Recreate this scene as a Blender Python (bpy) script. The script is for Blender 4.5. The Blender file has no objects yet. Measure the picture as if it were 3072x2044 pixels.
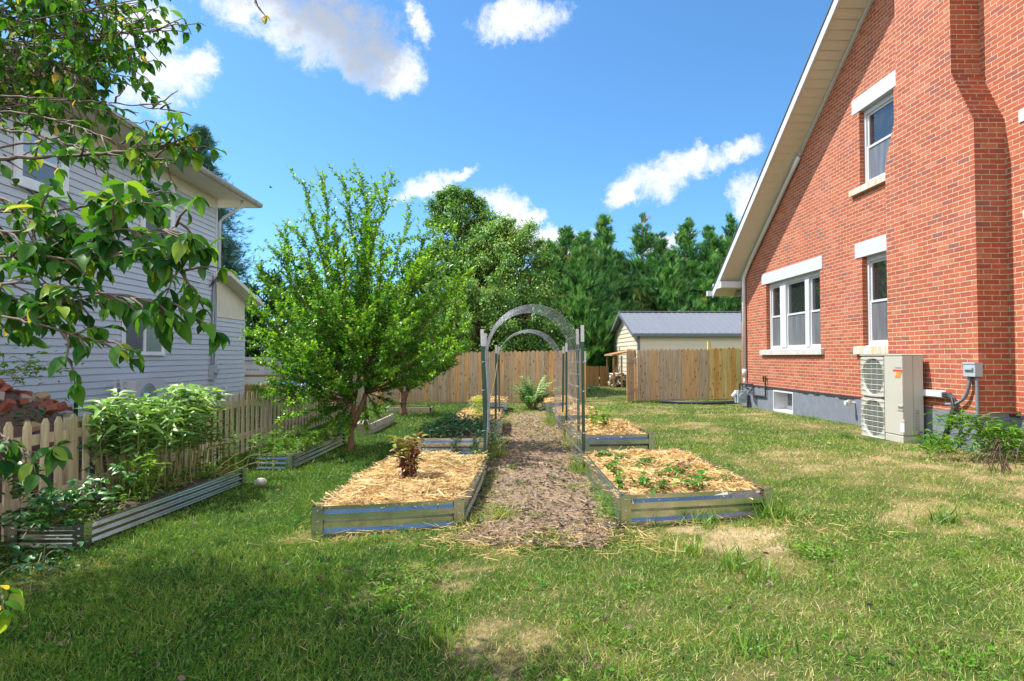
import bpy, math, random
import numpy as np
from mathutils import Vector, Matrix

SC = bpy.context.scene
COL = SC.collection
R = math.radians
rng = np.random.default_rng(7)
random.seed(7)

# ------------------------------------------------------------------ camera
FPX, CX, CY = 1870.0, 1536.0, 1022.0           # focal length and centre in photo pixels (3072 wide)
CAMZ = 1.38
cam_d = bpy.data.cameras.new('camera')
cam = bpy.data.objects.new('camera', cam_d)
COL.objects.link(cam)
cam_d.sensor_width = 36.0
cam_d.lens = 36.0 * FPX / 3072.0
cam_d.clip_start = 0.05
cam_d.clip_end = 2000
cam.location = (0, 0, CAMZ)
cam.rotation_euler = (R(90 + 1.5), 0, R(-0.735))
SC.camera = cam
CR = cam.rotation_euler.to_matrix()

# ------------------------------------------------------------------ sun, sky, exposure
SUN_EL, SUN_AZ = R(56), R(13)
SUN = Vector((-math.cos(SUN_EL) * math.cos(SUN_AZ), math.cos(SUN_EL) * math.sin(SUN_AZ), math.sin(SUN_EL)))
sl = bpy.data.lights.new('sun', 'SUN')
sl.energy = 4.3
sl.angle = R(0.5)
sl.color = (1.0, 0.955, 0.88)
so = bpy.data.objects.new('sun', sl)
COL.objects.link(so)
so.rotation_euler = SUN.to_track_quat('Z', 'Y').to_euler()
so.location = (-20, 5, 30)
SC.view_settings.view_transform = 'Standard'
SC.view_settings.look = 'None'
SC.view_settings.exposure = 0.92
SC.view_settings.gamma = 1.0
SC.cycles.use_denoising = True
SC.cycles.max_bounces = 7
SC.cycles.diffuse_bounces = 3
SC.cycles.glossy_bounces = 3
SC.cycles.transmission_bounces = 4
SC.cycles.transparent_max_bounces = 8
SC.cycles.sample_clamp_indirect = 6


def ray(px, py):
    return CR @ Vector(((px - CX) / FPX, -(py - CY) / FPX, -1.0))


def P(px, py, d):
    "point seen at photo pixel px,py at world distance y = d"
    v = ray(px, py)
    return Vector((0, 0, CAMZ)) + v * (d / v.y)


def PX(px, py, x):
    "point seen at photo pixel on the plane x = const"
    v = ray(px, py)
    return Vector((0, 0, CAMZ)) + v * (x / v.x)


def g(x, y):
    "height of the ground"
    t = min(max((y - 9) / 9.0, 0), 1)
    k = 0.027 - 0.013 * t
    return k * min(max(x, -9), 9) - 0.06 * t


def gv(x, y):
    t = np.clip((y - 9) / 9.0, 0, 1)
    return (0.027 - 0.013 * t) * np.clip(x, -9, 9) - 0.06 * t


def G(px, py):
    v = ray(px, py)
    p = Vector((0, 0, CAMZ))
    h = 0.0
    for _ in range(12):
        p = Vector((0, 0, CAMZ)) + v * ((h - CAMZ) / v.z)
        h = g(p.x, p.y)
    return p


# ------------------------------------------------------------------ world with clouds
W = bpy.data.worlds.new('World')
SC.world = W
W.use_nodes = True
W.cycles.sampling_method = 'MANUAL'
W.cycles.sample_map_resolution = 1024
wt = W.node_tree
wn, wl = wt.nodes, wt.links
for n in list(wn):
    wn.remove(n)


def N(tree, typ, ins=None, **kw):
    n = tree.nodes.new(typ)
    for k, v in kw.items():
        setattr(n, k, v)
    if ins:
        for k, v in ins.items():
            s = n.inputs[k]
            if isinstance(v, bpy.types.NodeSocket):
                tree.links.new(v, s)
            else:
                s.default_value = v
    return n


def M(tree, op, a, b=0.0, c=0.0, clamp=False):
    n = tree.nodes.new('ShaderNodeMath')
    n.operation = op
    n.use_clamp = clamp
    for i, v in enumerate((a, b, c)):
        if isinstance(v, bpy.types.NodeSocket):
            tree.links.new(v, n.inputs[i])
        else:
            n.inputs[i].default_value = v
    return n.outputs[0]


SKY_STR = 0.108
sky = N(wt, 'ShaderNodeTexSky', sky_type='NISHITA', sun_disc=False, sun_elevation=SUN_EL,
        sun_rotation=math.atan2(SUN.x, SUN.y), altitude=300, air_density=1.0, dust_density=0.9, ozone_density=2.2)
tc = N(wt, 'ShaderNodeTexCoord')
warp = N(wt, 'ShaderNodeTexNoise', {'Vector': tc.outputs['Generated'], 'Scale': 15.0, 'Detail': 8.0, 'Roughness': 0.7})
wv = N(wt, 'ShaderNodeVectorMath', {0: warp.outputs['Color'], 1: (0.5, 0.5, 0.5)}, operation='SUBTRACT')
wv2 = N(wt, 'ShaderNodeVectorMath', {0: wv.outputs[0], 3: 0.085}, operation='SCALE')
dv = N(wt, 'ShaderNodeVectorMath', {0: tc.outputs['Generated'], 1: wv2.outputs[0]}, operation='ADD').outputs[0]
DPX = 3072 / 2357.0


def ell_nodes(lst):
    acc = None
    for (cx, cy, a, b, rot) in lst:
        c = ray(cx * DPX, cy * DPX).normalized()
        r0 = (CR @ Vector((1, 0, 0)))
        r0 = (r0 - c * r0.dot(c)).normalized()
        u0 = r0.cross(-c).normalized()
        u0 = u0 if u0.z > 0 else -u0
        cr, sr = math.cos(R(rot)), math.sin(R(rot))
        rr, uu = r0 * cr + u0 * sr, u0 * cr - r0 * sr
        k = FPX / DPX / math.hypot(1, math.hypot((cx - 1178) / 1435, (cy - 784) / 1435)) ** 0
        k *= 1.0 + 0.35 * ((cx - 1178) ** 2 + (cy - 784) ** 2) / 1435 ** 2
        va = rr * (k / a)
        vb = uu * (k / b)
        da = N(wt, 'ShaderNodeVectorMath', {0: dv, 1: tuple(va)}, operation='DOT_PRODUCT').outputs['Value']
        db = N(wt, 'ShaderNodeVectorMath', {0: dv, 1: tuple(vb)}, operation='DOT_PRODUCT').outputs['Value']
        dc = N(wt, 'ShaderNodeVectorMath', {0: dv, 1: tuple(c)}, operation='DOT_PRODUCT').outputs['Value']
        e = M(wt, 'ADD', M(wt, 'MULTIPLY', da, da), M(wt, 'MULTIPLY', db, db))
        v = M(wt, 'SUBTRACT', 1.0, e)
        v = M(wt, 'MULTIPLY', M(wt, 'MAXIMUM', v, -1.0), 1.0)
        front = M(wt, 'GREATER_THAN', dc, 0.2)
        v = M(wt, 'SUBTRACT', M(wt, 'MULTIPLY', M(wt, 'ADD', v, 1.0), front), 1.0)
        acc = v if acc is None else M(wt, 'MAXIMUM', acc, v)
    return acc


CLOUDS = [(600, 5, 150, 60, -8), (740, 60, 190, 95, -10), (830, 120, 130, 80, -20), (905, 160, 75, 68, -30),
          (690, -80, 300, 110, 0), (968, 55, 30, 52, 10), (1185, 50, 115, 55, 5), (365, 195, 115, 85, 30),
          (435, 145, 58, 50, 45), (320, 60, 90, 70, 0), (990, 432, 92, 34, 12), (1062, 404, 42, 17, 20),
          (1160, 470, 68, 44, -25), (1215, 505, 48, 34, 0), (1440, 440, 66, 36, 25), (1520, 405, 110, 52, 12),
          (1610, 375, 74, 40, 12), (1695, 345, 66, 32, 15), (1740, 440, 54, 58, 50), (1260, 560, 140, 40, 0),
          (1530, 555, 70, 26, 0), (1180, 650, 50, 50, 0), (1480, 640, 60, 60, 0),
          (2300, -500, 500, 200, 10), (-500, 300, 300, 160, 0), (1200, -800, 400, 200, 0)]
GREYS = [(770, 10, 150, 130, 0), (840, 95, 100, 110, -25), (690, -60, 200, 90, 0), ]
fb = N(wt, 'ShaderNodeTexNoise', {'Vector': tc.outputs['Generated'], 'Scale': 24.0, 'Detail': 12.0, 'Roughness': 0.78, 'Distortion': 0.35})
tot = M(wt, 'ADD', M(wt, 'MULTIPLY', ell_nodes(CLOUDS), 1.5), M(wt, 'MULTIPLY', M(wt, 'SUBTRACT', fb.outputs[0], 0.5), 4.2))
dens = N(wt, 'ShaderNodeMapRange', {0: tot, 1: -.1, 2: 1.7, 3: 0.0, 4: 1.0}, interpolation_type='SMOOTHSTEP').outputs[0]
gre = M(wt, 'ADD', ell_nodes(GREYS), M(wt, 'MULTIPLY', M(wt, 'SUBTRACT', fb.outputs[0], 0.5), 1.6))
grey = N(wt, 'ShaderNodeMapRange', {0: gre, 1: -0.1, 2: 0.9, 3: 0.0, 4: 1.0}, interpolation_type='SMOOTHSTEP').outputs[0]
CW = 1.0 / SKY_STR
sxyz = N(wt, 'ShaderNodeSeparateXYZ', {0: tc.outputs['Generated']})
fill_bank = N(wt, 'ShaderNodeTexNoise', {'Vector': tc.outputs['Generated'], 'Scale': 2.6, 'Detail': 7.0, 'Roughness': .6})  # bright cloud bank added out of view, behind the camera, to lift the shade
bd = M(wt, 'ADD', N(wt, 'ShaderNodeMapRange', {0: sxyz.outputs[1], 1: .42, 2: -.05, 3: -.6, 4: .30}).outputs[0], M(wt, 'SUBTRACT', fill_bank.outputs[0], .5))
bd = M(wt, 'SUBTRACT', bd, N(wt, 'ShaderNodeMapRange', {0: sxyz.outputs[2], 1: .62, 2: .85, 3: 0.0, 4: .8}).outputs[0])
fill_bank_d = N(wt, 'ShaderNodeMapRange', {0: bd, 1: .0, 2: .3, 3: 0.0, 4: 1.0}, interpolation_type='SMOOTHSTEP').outputs[0]
ccol = N(wt, 'ShaderNodeMixRGB', {0: grey, 1: (0.60 * CW, 0.615 * CW, 0.65 * CW, 1), 2: (0.29 * CW, 0.32 * CW, 0.375 * CW, 1)})
tint = N(wt, 'ShaderNodeMixRGB', {0: 1.0, 1: sky.outputs[0], 2: (0.56, 0.93, 1.15, 1)}, blend_type='MULTIPLY')
mixc = N(wt, 'ShaderNodeMixRGB', {0: M(wt, 'MULTIPLY', dens, 0.96), 1: tint.outputs[0], 2: ccol.outputs[0]})
mixb = N(wt, 'ShaderNodeMixRGB', {0: fill_bank_d, 1: mixc.outputs[0], 2: (1.2 * CW, 1.22 * CW, 1.24 * CW, 1)})
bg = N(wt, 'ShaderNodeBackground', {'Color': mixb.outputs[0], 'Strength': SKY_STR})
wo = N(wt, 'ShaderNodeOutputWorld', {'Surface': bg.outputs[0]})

# ------------------------------------------------------------------ object helpers
ORG = {}


def tag(o, label=None, cat=None, group=None, kind=None):
    for k, v in (('label', label), ('category', cat), ('group', group), ('kind', kind)):
        if v:
            o[k] = v
    return o


def empty(name, loc, label, cat, group=None):
    o = bpy.data.objects.new(name, None)
    COL.objects.link(o)
    o.location = loc
    o.empty_display_size = 0.1
    ORG[o.name] = Vector(loc)
    return tag(o, label, cat, group)


def link(name, me, parent=None, org=None):
    o = bpy.data.objects.new(name, me)
    COL.objects.link(o)
    if parent is not None:
        o.parent = parent
        ORG[o.name] = ORG[parent.name]
    else:
        o.location = org if org is not None else (0, 0, 0)
        ORG[o.name] = Vector(o.location)
    return o


def copy_tree(o, parent=None, loc=None):
    c = o.copy()
    COL.objects.link(c)
    if parent is not None:
        c.parent = parent
    if loc is not None:
        c.location = loc
    ORG[c.name] = Vector(c.location) if parent is None else ORG[parent.name]
    for ch in list(o.children):
        copy_tree(ch, c)
    return c


class MB:
    def __init__(s):
        s.v, s.f, s.m, s.t = [], [], [], []
        s.tint = 0.5

    def face(s, pts, m=0):
        i = len(s.v)
        s.v += [tuple(p) for p in pts]
        s.t += [s.tint] * len(pts)
        s.f.append(tuple(range(i, i + len(pts))))
        s.m.append(m)

    def hexa(s, b, t, m=0):
        "b, t: four bottom and four top points, same winding (counter-clockwise seen from above)"
        i = len(s.v)
        s.v += [tuple(p) for p in b] + [tuple(p) for p in t]
        s.t += [s.tint] * 8
        for q in ((3, 2, 1, 0), (4, 5, 6, 7), (0, 1, 5, 4), (1, 2, 6, 5), (2, 3, 7, 6), (3, 0, 4, 7)):
            s.f.append(tuple(i + k for k in q))
            s.m.append(m)

    def box(s, x0, x1, y0, y1, z0, z1, m=0):
        if x0 > x1: x0, x1 = x1, x0
        if y0 > y1: y0, y1 = y1, y0
        if z0 > z1: z0, z1 = z1, z0
        s.hexa([(x0, y0, z0), (x1, y0, z0), (x1, y1, z0), (x0, y1, z0)],
               [(x0, y0, z1), (x1, y0, z1), (x1, y1, z1), (x0, y1, z1)], m)

    def obox(s, c, ax, hx, hy, hz, m=0):
        "oriented box: centre c, 3x3 matrix ax (columns), half sizes"
        c = Vector(c)
        X, Y, Z = (ax.col[i] for i in range(3))
        q = [(-1, -1), (1, -1), (1, 1), (-1, 1)]
        s.hexa([c + X * hx * a + Y * hy * b - Z * hz for a, b in q], [c + X * hx * a + Y * hy * b + Z * hz for a, b in q], m)

    def tube(s, pts, rad, n=6, m=0, cap=True):
        pts = [Vector(p) for p in pts]
        if not hasattr(rad, '__len__'):
            rad = [rad] * len(pts)
        base = len(s.v)
        prev = None
        for k, p in enumerate(pts):
            d = (pts[min(k + 1, len(pts) - 1)] - pts[max(k - 1, 0)])
            d = d.normalized() if d.length > 1e-9 else Vector((0, 0, 1))
            if prev is None:
                a = d.orthogonal().normalized()
            else:
                a = prev - d * prev.dot(d)
                a = a.normalized() if a.length > 1e-6 else d.orthogonal().normalized()
            prev = a
            b = d.cross(a)
            for j in range(n):
                th = 2 * math.pi * j / n
                s.v.append(tuple(p + (a * math.cos(th) + b * math.sin(th)) * rad[k]))
                s.t.append(s.tint)
        for k in range(len(pts) - 1):
            for j in range(n):
                s.f.append((base + k * n + j, base + k * n + (j + 1) % n, base + (k + 1) * n + (j + 1) % n, base + (k + 1) * n + j))
                s.m.append(m)
        if cap:
            s.f.append(tuple(base + j for j in reversed(range(n))))
            s.m.append(m)
            e = base + (len(pts) - 1) * n
            s.f.append(tuple(e + j for j in range(n)))
            s.m.append(m)

    def build(s, name, mats, parent=None, org=None, smooth=False):
        if not isinstance(mats, (list, tuple)):
            mats = [mats]
        o0 = ORG[parent.name] if parent is not None else Vector(org if org is not None else (0, 0, 0))
        me = bpy.data.meshes.new(name)
        me.from_pydata([(a - o0.x, b - o0.y, c - o0.z) for a, b, c in s.v], [], s.f)
        for mt in mats:
            me.materials.append(mt)
        if len(mats) > 1:
            me.polygons.foreach_set('material_index', s.m)
        at = me.attributes.new('tint', 'FLOAT', 'POINT')
        at.data.foreach_set('value', np.array(s.t, dtype=np.float32))
        if smooth:
            me.polygons.foreach_set('use_smooth', [True] * len(me.polygons))
        me.update()
        return link(name, me, parent, o0)


def np_mesh(name, V, F, mat, tintv, parent=None, org=None, smooth=False):
    "V (n,3) vertices, F (m,3) triangles"
    o0 = ORG[parent.name] if parent is not None else Vector(org if org is not None else (0, 0, 0))
    V = np.asarray(V, dtype=np.float32) - np.array(o0, dtype=np.float32)
    F = np.asarray(F, dtype=np.int32)
    me = bpy.data.meshes.new(name)
    me.vertices.add(len(V))
    me.vertices.foreach_set('co', V.ravel())
    me.loops.add(F.size)
    me.loops.foreach_set('vertex_index', F.ravel())
    me.polygons.add(len(F))
    me.polygons.foreach_set('loop_start', np.arange(0, F.size, F.shape[1], dtype=np.int32))
    me.materials.append(mat)
    at = me.attributes.new('tint', 'FLOAT', 'POINT')
    at.data.foreach_set('value', np.asarray(tintv, dtype=np.float32))
    if smooth:
        me.polygons.foreach_set('use_smooth', np.ones(len(F), dtype=bool))
    me.update(calc_edges=True)
    me.validate()
    return link(name, me, parent, o0)


# leaf shapes: (along, across, up) and triangles
DIA = (np.array([(0, 0, 0), (.5, .5, .1), (1, 0, -.06), (.5, -.5, .1)]), [(0, 1, 2), (0, 2, 3)])
OVAL = (np.array([(0, 0, 0), (.10, .24, .05), (.30, .44, .10), (.55, .42, .07), (.78, .25, .0), (1, 0, -.22),
                  (.78, -.25, .0), (.55, -.42, .07), (.30, -.44, .10), (.10, -.24, .05), (.25, 0, .01), (.55, 0, -.03), (.8, 0, -.10)]),
        [(0, 10, 1), (1, 10, 2), (2, 10, 11), (2, 11, 3), (3, 11, 12), (3, 12, 4), (4, 12, 5),
         (0, 9, 10), (9, 8, 10), (8, 11, 10), (8, 7, 11), (7, 12, 11), (7, 6, 12), (6, 5, 12)])
LANCE = (np.array([(0, 0, 0), (.35, .5, .12), (1, 0, -.25), (.35, -.5, .12), (.38, 0, .02)]), [(0, 4, 1), (1, 4, 2), (0, 3, 4), (3, 2, 4)])
BLADE = (np.array([(0, -.5, 0), (0, .5, 0), (.5, .42, .09), (.5, -.42, .09), (1, 0, .42)]), [(0, 1, 2), (0, 2, 3), (3, 2, 4)])
STRAND = (np.array([(0, -.5, 0), (0, .5, 0), (1, .5, 0), (1, -.5, 0)]), [(0, 1, 2), (0, 2, 3)])


def spray(n=6, w=.16, spread=1.0, sd=1):
    r = random.Random(sd)
    v, f = [], []
    for k in range(n):
        t = k / (n - 1)
        a = (r.random() - .5) * 2 * spread
        b = .12 + .5 * t + r.uniform(-.08, .08)
        L = .55 + .3 * r.random()
        d = (math.cos(a), math.sin(a))
        i = len(v)
        up = r.uniform(-.2, .25)
        v += [(b - w * d[1] * .5 - .1, w * d[0] * .5, 0), (b + w * d[1] * .5 - .1, -w * d[0] * .5, 0), (b + d[0] * L, d[1] * L, up)]
        f.append((i, i + 1, i + 2))
    return (np.array(v), f)


def unit(a):
    return a / np.maximum(np.linalg.norm(a, axis=-1, keepdims=True), 1e-9)


def leaves(name, mat, parent, Pz, A, Nn, L, Wr, tintv, tmpl, org=None):
    "one mesh of many leaf shapes: position, axis, normal hint, length, width/length ratio, tint"
    Pz, A, Nn = np.asarray(Pz, float), unit(np.asarray(A, float)), np.asarray(Nn, float)
    n = len(Pz)
    L = np.broadcast_to(np.asarray(L, float), (n,))
    Wr = np.broadcast_to(np.asarray(Wr, float), (n,))
    S = unit(np.cross(Nn, A))
    U = np.cross(A, S)
    tv, tf = tmpl
    V = (Pz[:, None, :] + A[:, None, :] * (tv[None, :, 0:1] * L[:, None, None])
         + S[:, None, :] * (tv[None, :, 1:2] * (L * Wr)[:, None, None])
         + U[:, None, :] * (tv[None, :, 2:3] * L[:, None, None]))
    F = np.array(tf)[None] + (np.arange(n) * len(tv))[:, None, None]
    T = np.repeat(np.asarray(tintv, float), len(tv))
    return np_mesh(name, V.reshape(-1, 3), F.reshape(-1, 3), mat, T, parent, org)


def hash2(ix, iy, s):
    h = np.sin(ix * 127.1 + iy * 311.7 + s * 74.7) * 43758.5453
    return h - np.floor(h)


def vnoise(x, y, s=0):
    ix, iy = np.floor(x), np.floor(y)
    fx, fy = x - ix, y - iy
    fx, fy = fx * fx * (3 - 2 * fx), fy * fy * (3 - 2 * fy)
    a, b = hash2(ix, iy, s), hash2(ix + 1, iy, s)
    c, d = hash2(ix, iy + 1, s), hash2(ix + 1, iy + 1, s)
    return (a * (1 - fx) + b * fx) * (1 - fy) + (c * (1 - fx) + d * fx) * fy


def fbm(x, y, s=0):
    return (vnoise(x, y, s) + .5 * vnoise(x * 2.1, y * 2.1, s + 3) + .25 * vnoise(x * 4.3, y * 4.3, s + 5)) / 1.75


def rvec(n):
    return unit(rng.normal(size=(n, 3)))


# ------------------------------------------------------------------ materials
def newmat(name):
    m = bpy.data.materials.new(name)
    m.use_nodes = True
    t = m.node_tree
    for n in list(t.nodes):
        t.nodes.remove(n)
    out = t.nodes.new('ShaderNodeOutputMaterial')
    return m, t, out


def ramp(t, fac, stops):
    n = t.nodes.new('ShaderNodeValToRGB')
    el = n.color_ramp.elements
    while len(el) > 1:
        el.remove(el[-1])
    el[0].position, el[0].color = stops[0][0], (*stops[0][1], 1)
    for p, c in stops[1:]:
        e = el.new(p)
        e.color = (*c, 1)
    if fac is not None:
        t.links.new(fac, n.inputs[0])
    return n.outputs[0]


def mat(name, c1, c2=None, scale=8.0, rough=.6, metal=0.0, bump=0.0, stretch=(1, 1, 1), detail=6, tinted=None, spec=.5, bscale=None, coat=0, lo=.3, hi=.7):
    "noise-mottled surface; tinted: colour stops picked by the per-piece tint and darkened by the noise"
    m, t, out = newmat(name)
    tcn = N(t, 'ShaderNodeTexCoord')
    mp = N(t, 'ShaderNodeMapping', {'Vector': tcn.outputs['Object'], 'Scale': stretch})
    nz = N(t, 'ShaderNodeTexNoise', {'Vector': mp.outputs[0], 'Scale': scale, 'Detail': detail, 'Roughness': .65})
    c2 = c2 or tuple(v * .8 for v in c1)
    if tinted:
        at = N(t, 'ShaderNodeAttribute', attribute_name='tint')
        base = ramp(t, at.outputs['Fac'], tinted)
        k = N(t, 'ShaderNodeMapRange', {0: nz.outputs[0], 1: lo, 2: hi, 3: .62, 4: 1.2})
        col = N(t, 'ShaderNodeMixRGB', {0: 1.0, 1: base, 2: k.outputs[0]}, blend_type='MULTIPLY').outputs[0]
    else:
        col = ramp(t, nz.outputs[0], [(lo, c1), (hi, c2)])
    b = N(t, 'ShaderNodeBsdfPrincipled', {'Base Color': col, 'Roughness': rough, 'Metallic': metal})
    b.inputs['Specular IOR Level'].default_value = spec
    if bump:
        nb = nz if bscale is None else N(t, 'ShaderNodeTexNoise', {'Vector': mp.outputs[0], 'Scale': bscale, 'Detail': 5.0})
        bp = N(t, 'ShaderNodeBump', {'Height': nb.outputs[0], 'Strength': min(bump, 1.0), 'Distance': .01})
        t.links.new(bp.outputs[0], b.inputs['Normal'])
    t.links.new(b.outputs[0], out.inputs[0])
    return m


def leafmat(name, stops, trans=.35, gloss=.06, rough=.4, tcol=(1.15, 1.15, .45), k=1.7):
    stops = [(p, tuple(min(v * k, .75) for v in c)) for p, c in stops]
    m, t, out = newmat(name)
    at = N(t, 'ShaderNodeAttribute', attribute_name='tint')
    col = ramp(t, at.outputs['Fac'], stops)
    dif = N(t, 'ShaderNodeBsdfDiffuse', {'Color': col})
    tc2 = N(t, 'ShaderNodeMixRGB', {0: 1.0, 1: col, 2: (*tcol, 1)}, blend_type='MULTIPLY')
    tr = N(t, 'ShaderNodeBsdfTranslucent', {'Color': tc2.outputs[0]})
    mx = N(t, 'ShaderNodeMixShader', {0: trans, 1: dif.outputs[0], 2: tr.outputs[0]})
    gl = N(t, 'ShaderNodeBsdfGlossy', {'Color': (1, 1, 1, 1), 'Roughness': rough})
    mx2 = N(t, 'ShaderNodeMixShader', {0: gloss, 1: mx.outputs[0], 2: gl.outputs[0]})
    t.links.new(mx2.outputs[0], out.inputs[0])
    return m


def brickmat(name, axes):
    m, t, out = newmat(name)
    tcn = N(t, 'ShaderNodeTexCoord')
    sp = N(t, 'ShaderNodeSeparateXYZ', {0: tcn.outputs['Object']})
    nzw = N(t, 'ShaderNodeTexNoise', {'Vector': tcn.outputs['Object'], 'Scale': 7.0, 'Detail': 3.0})
    wob = M(t, 'MULTIPLY', M(t, 'SUBTRACT', nzw.outputs[0], .5), .012)
    cb = N(t, 'ShaderNodeCombineXYZ', {0: M(t, 'ADD', sp.outputs[axes[0]], wob), 1: M(t, 'ADD', sp.outputs[axes[1]], wob)})
    br = N(t, 'ShaderNodeTexBrick', {'Vector': cb.outputs[0], 'Color1': (0, 0, 0, 1), 'Color2': (1, 1, 1, 1), 'Mortar': (.5, .5, .5, 1), 'Scale': 1.0,
                                     'Mortar Size': .0062, 'Mortar Smooth': .25, 'Bias': 0.0, 'Brick Width': .208, 'Row Height': .0677})
    br.offset = .5
    col = ramp(t, br.outputs['Color'], [(0, (.24, .085, .07)), (.02, (.28, .078, .052)), (.12, (.34, .077, .038)), (.5, (.395, .090, .038)),
                                       (.85, (.45, .115, .052)), (.97, (.45, .15, .08))])
    nz = N(t, 'ShaderNodeTexNoise', {'Vector': tcn.outputs['Object'], 'Scale': 26.0, 'Detail': 6.0, 'Roughness': .7})
    col = N(t, 'ShaderNodeMixRGB', {0: 1.0, 1: col, 2: N(t, 'ShaderNodeMapRange', {0: nz.outputs[0], 1: .25, 2: .75, 3: .68, 4: 1.22}).outputs[0]}, blend_type='MULTIPLY').outputs[0]
    big = N(t, 'ShaderNodeTexNoise', {'Vector': N(t, 'ShaderNodeMapping', {'Vector': tcn.outputs['Object'], 'Scale': (1, 1, .45)}).outputs[0], 'Scale': 1.3, 'Detail': 6.0, 'Roughness': .65})
    col = N(t, 'ShaderNodeMixRGB', {0: N(t, 'ShaderNodeMapRange', {0: big.outputs[0], 1: .5, 2: .28, 3: 0.0, 4: .45}).outputs[0], 1: col, 2: (.22, .06, .04, 1)}).outputs[0]
    col = N(t, 'ShaderNodeMixRGB', {0: N(t, 'ShaderNodeMapRange', {0: big.outputs[0], 1: .55, 2: .8, 3: 0.0, 4: .35}).outputs[0], 1: col, 2: (.42, .2, .17, 1)}).outputs[0]
    mor = ramp(t, nz.outputs[0], [(.3, (.36, .28, .185)), (.7, (.56, .48, .345))])
    col = N(t, 'ShaderNodeMixRGB', {0: br.outputs['Fac'], 1: col, 2: mor}).outputs[0]
    h = M(t, 'ADD', M(t, 'SUBTRACT', 1.0, br.outputs['Fac']), M(t, 'MULTIPLY', nz.outputs[0], .4))
    bp = N(t, 'ShaderNodeBump', {'Height': h, 'Strength': .7, 'Distance': .008})
    b = N(t, 'ShaderNodeBsdfPrincipled', {'Base Color': col, 'Roughness': .85, 'Normal': bp.outputs[0]})
    t.links.new(b.outputs[0], out.inputs[0])
    return m


def woodmat(name, stops, rough=.8, knots=True, axis=2, k=1.75):
    stops = [(p, tuple(min(v * k, .75) for v in c)) for p, c in stops]
    m, t, out = newmat(name)
    tcn = N(t, 'ShaderNodeTexCoord')
    at = N(t, 'ShaderNodeAttribute', attribute_name='tint')
    base = ramp(t, at.outputs['Fac'], stops)
    off = N(t, 'ShaderNodeCombineXYZ', {0: M(t, 'MULTIPLY', at.outputs['Fac'], 17.0), 1: M(t, 'MULTIPLY', at.outputs['Fac'], 9.0), 2: M(t, 'MULTIPLY', at.outputs['Fac'], 31.0)})
    pos = N(t, 'ShaderNodeVectorMath', {0: tcn.outputs['Object'], 1: off.outputs[0]}, operation='ADD')
    sc = [22, 22, 22]
    sc[axis] = 1.1
    mp = N(t, 'ShaderNodeMapping', {'Vector': pos.outputs[0], 'Scale': sc})
    gr = N(t, 'ShaderNodeTexNoise', {'Vector': mp.outputs[0], 'Scale': 1.6, 'Detail': 5.0, 'Roughness': .65, 'Distortion': .4})
    k = N(t, 'ShaderNodeMapRange', {0: gr.outputs[0], 1: .28, 2: .72, 3: .55, 4: 1.25})
    col = N(t, 'ShaderNodeMixRGB', {0: 1.0, 1: base, 2: k.outputs[0]}, blend_type='MULTIPLY').outputs[0]
    if knots:
        sc2 = [9, 9, 9]
        sc2[axis] = 4.5
        mp2 = N(t, 'ShaderNodeMapping', {'Vector': pos.outputs[0], 'Scale': sc2})
        vo = N(t, 'ShaderNodeTexVoronoi', {'Vector': mp2.outputs[0], 'Scale': 1.0})
        kn = N(t, 'ShaderNodeMapRange', {0: vo.outputs['Distance'], 1: .1, 2: .24, 3: .8, 4: 0.0})
        col = N(t, 'ShaderNodeMixRGB', {0: kn.outputs[0], 1: col, 2: (.075, .04, .022, 1)}).outputs[0]
    b = N(t, 'ShaderNodeBsdfPrincipled', {'Base Color': col, 'Roughness': rough})
    bp = N(t, 'ShaderNodeBump', {'Height': gr.outputs[0], 'Strength': .35, 'Distance': .004})
    t.links.new(bp.outputs[0], b.inputs['Normal'])
    t.links.new(b.outputs[0], out.inputs[0])
    return m


def glassmat(name, base=(.02, .022, .025), rough=.03, spec=.9):
    m, t, out = newmat(name)
    b = N(t, 'ShaderNodeBsdfPrincipled', {'Base Color': (*base, 1), 'Roughness': rough, 'IOR': 1.5})
    b.inputs['Specular IOR Level'].default_value = spec
    b.inputs['Coat Weight'].default_value = .5
    tcn = N(t, 'ShaderNodeTexCoord')
    nz = N(t, 'ShaderNodeTexNoise', {'Vector': tcn.outputs['Object'], 'Scale': 2.5, 'Detail': 2.0})
    bp = N(t, 'ShaderNodeBump', {'Height': nz.outputs[0], 'Strength': .12, 'Distance': .05})
    t.links.new(bp.outputs[0], b.inputs['Normal'])
    t.links.new(bp.outputs[0], b.inputs['Coat Normal'])
    b.inputs['Coat Roughness'].default_value = .02
    t.links.new(b.outputs[0], out.inputs[0])
    return m


M_BRX = brickmat('brick_gable', (1, 2))
M_BRY = brickmat('brick_return', (0, 2))
M_WHITE = mat('white_paint', (.58, .59, .61), (.53, .54, .56), scale=3, rough=.45, bump=.05)
M_LINTEL = mat('painted_stone', (.52, .545, .605), (.465, .49, .55), scale=5, rough=.6, bump=.15, bscale=40)
M_SILL = mat('stone_sill', (.54, .54, .51), (.42, .41, .37), scale=6, rough=.7, bump=.2)
M_RUSTSILL = mat('rust_streaked_sill', (.54, .54, .51), (.52, .35, .15), scale=5, rough=.7, bump=.2, stretch=(1, 3, .35), lo=.45, hi=.68)
M_FOUND = mat('grey_foundation', (.135, .15, .185), (.19, .205, .24), scale=5, rough=.8, bump=.35, bscale=18)
M_TAR = mat('black_sealant', (.02, .02, .024), (.045, .045, .05), scale=9, rough=.6, bump=.4)
M_SOFFIT = mat('cream_soffit', (.70, .63, .49), (.64, .57, .44), scale=2, rough=.6)
M_SHINGLE = mat('dark_shingle', (.05, .052, .06), (.09, .092, .1), scale=30, rough=.9, bump=.5)
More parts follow.
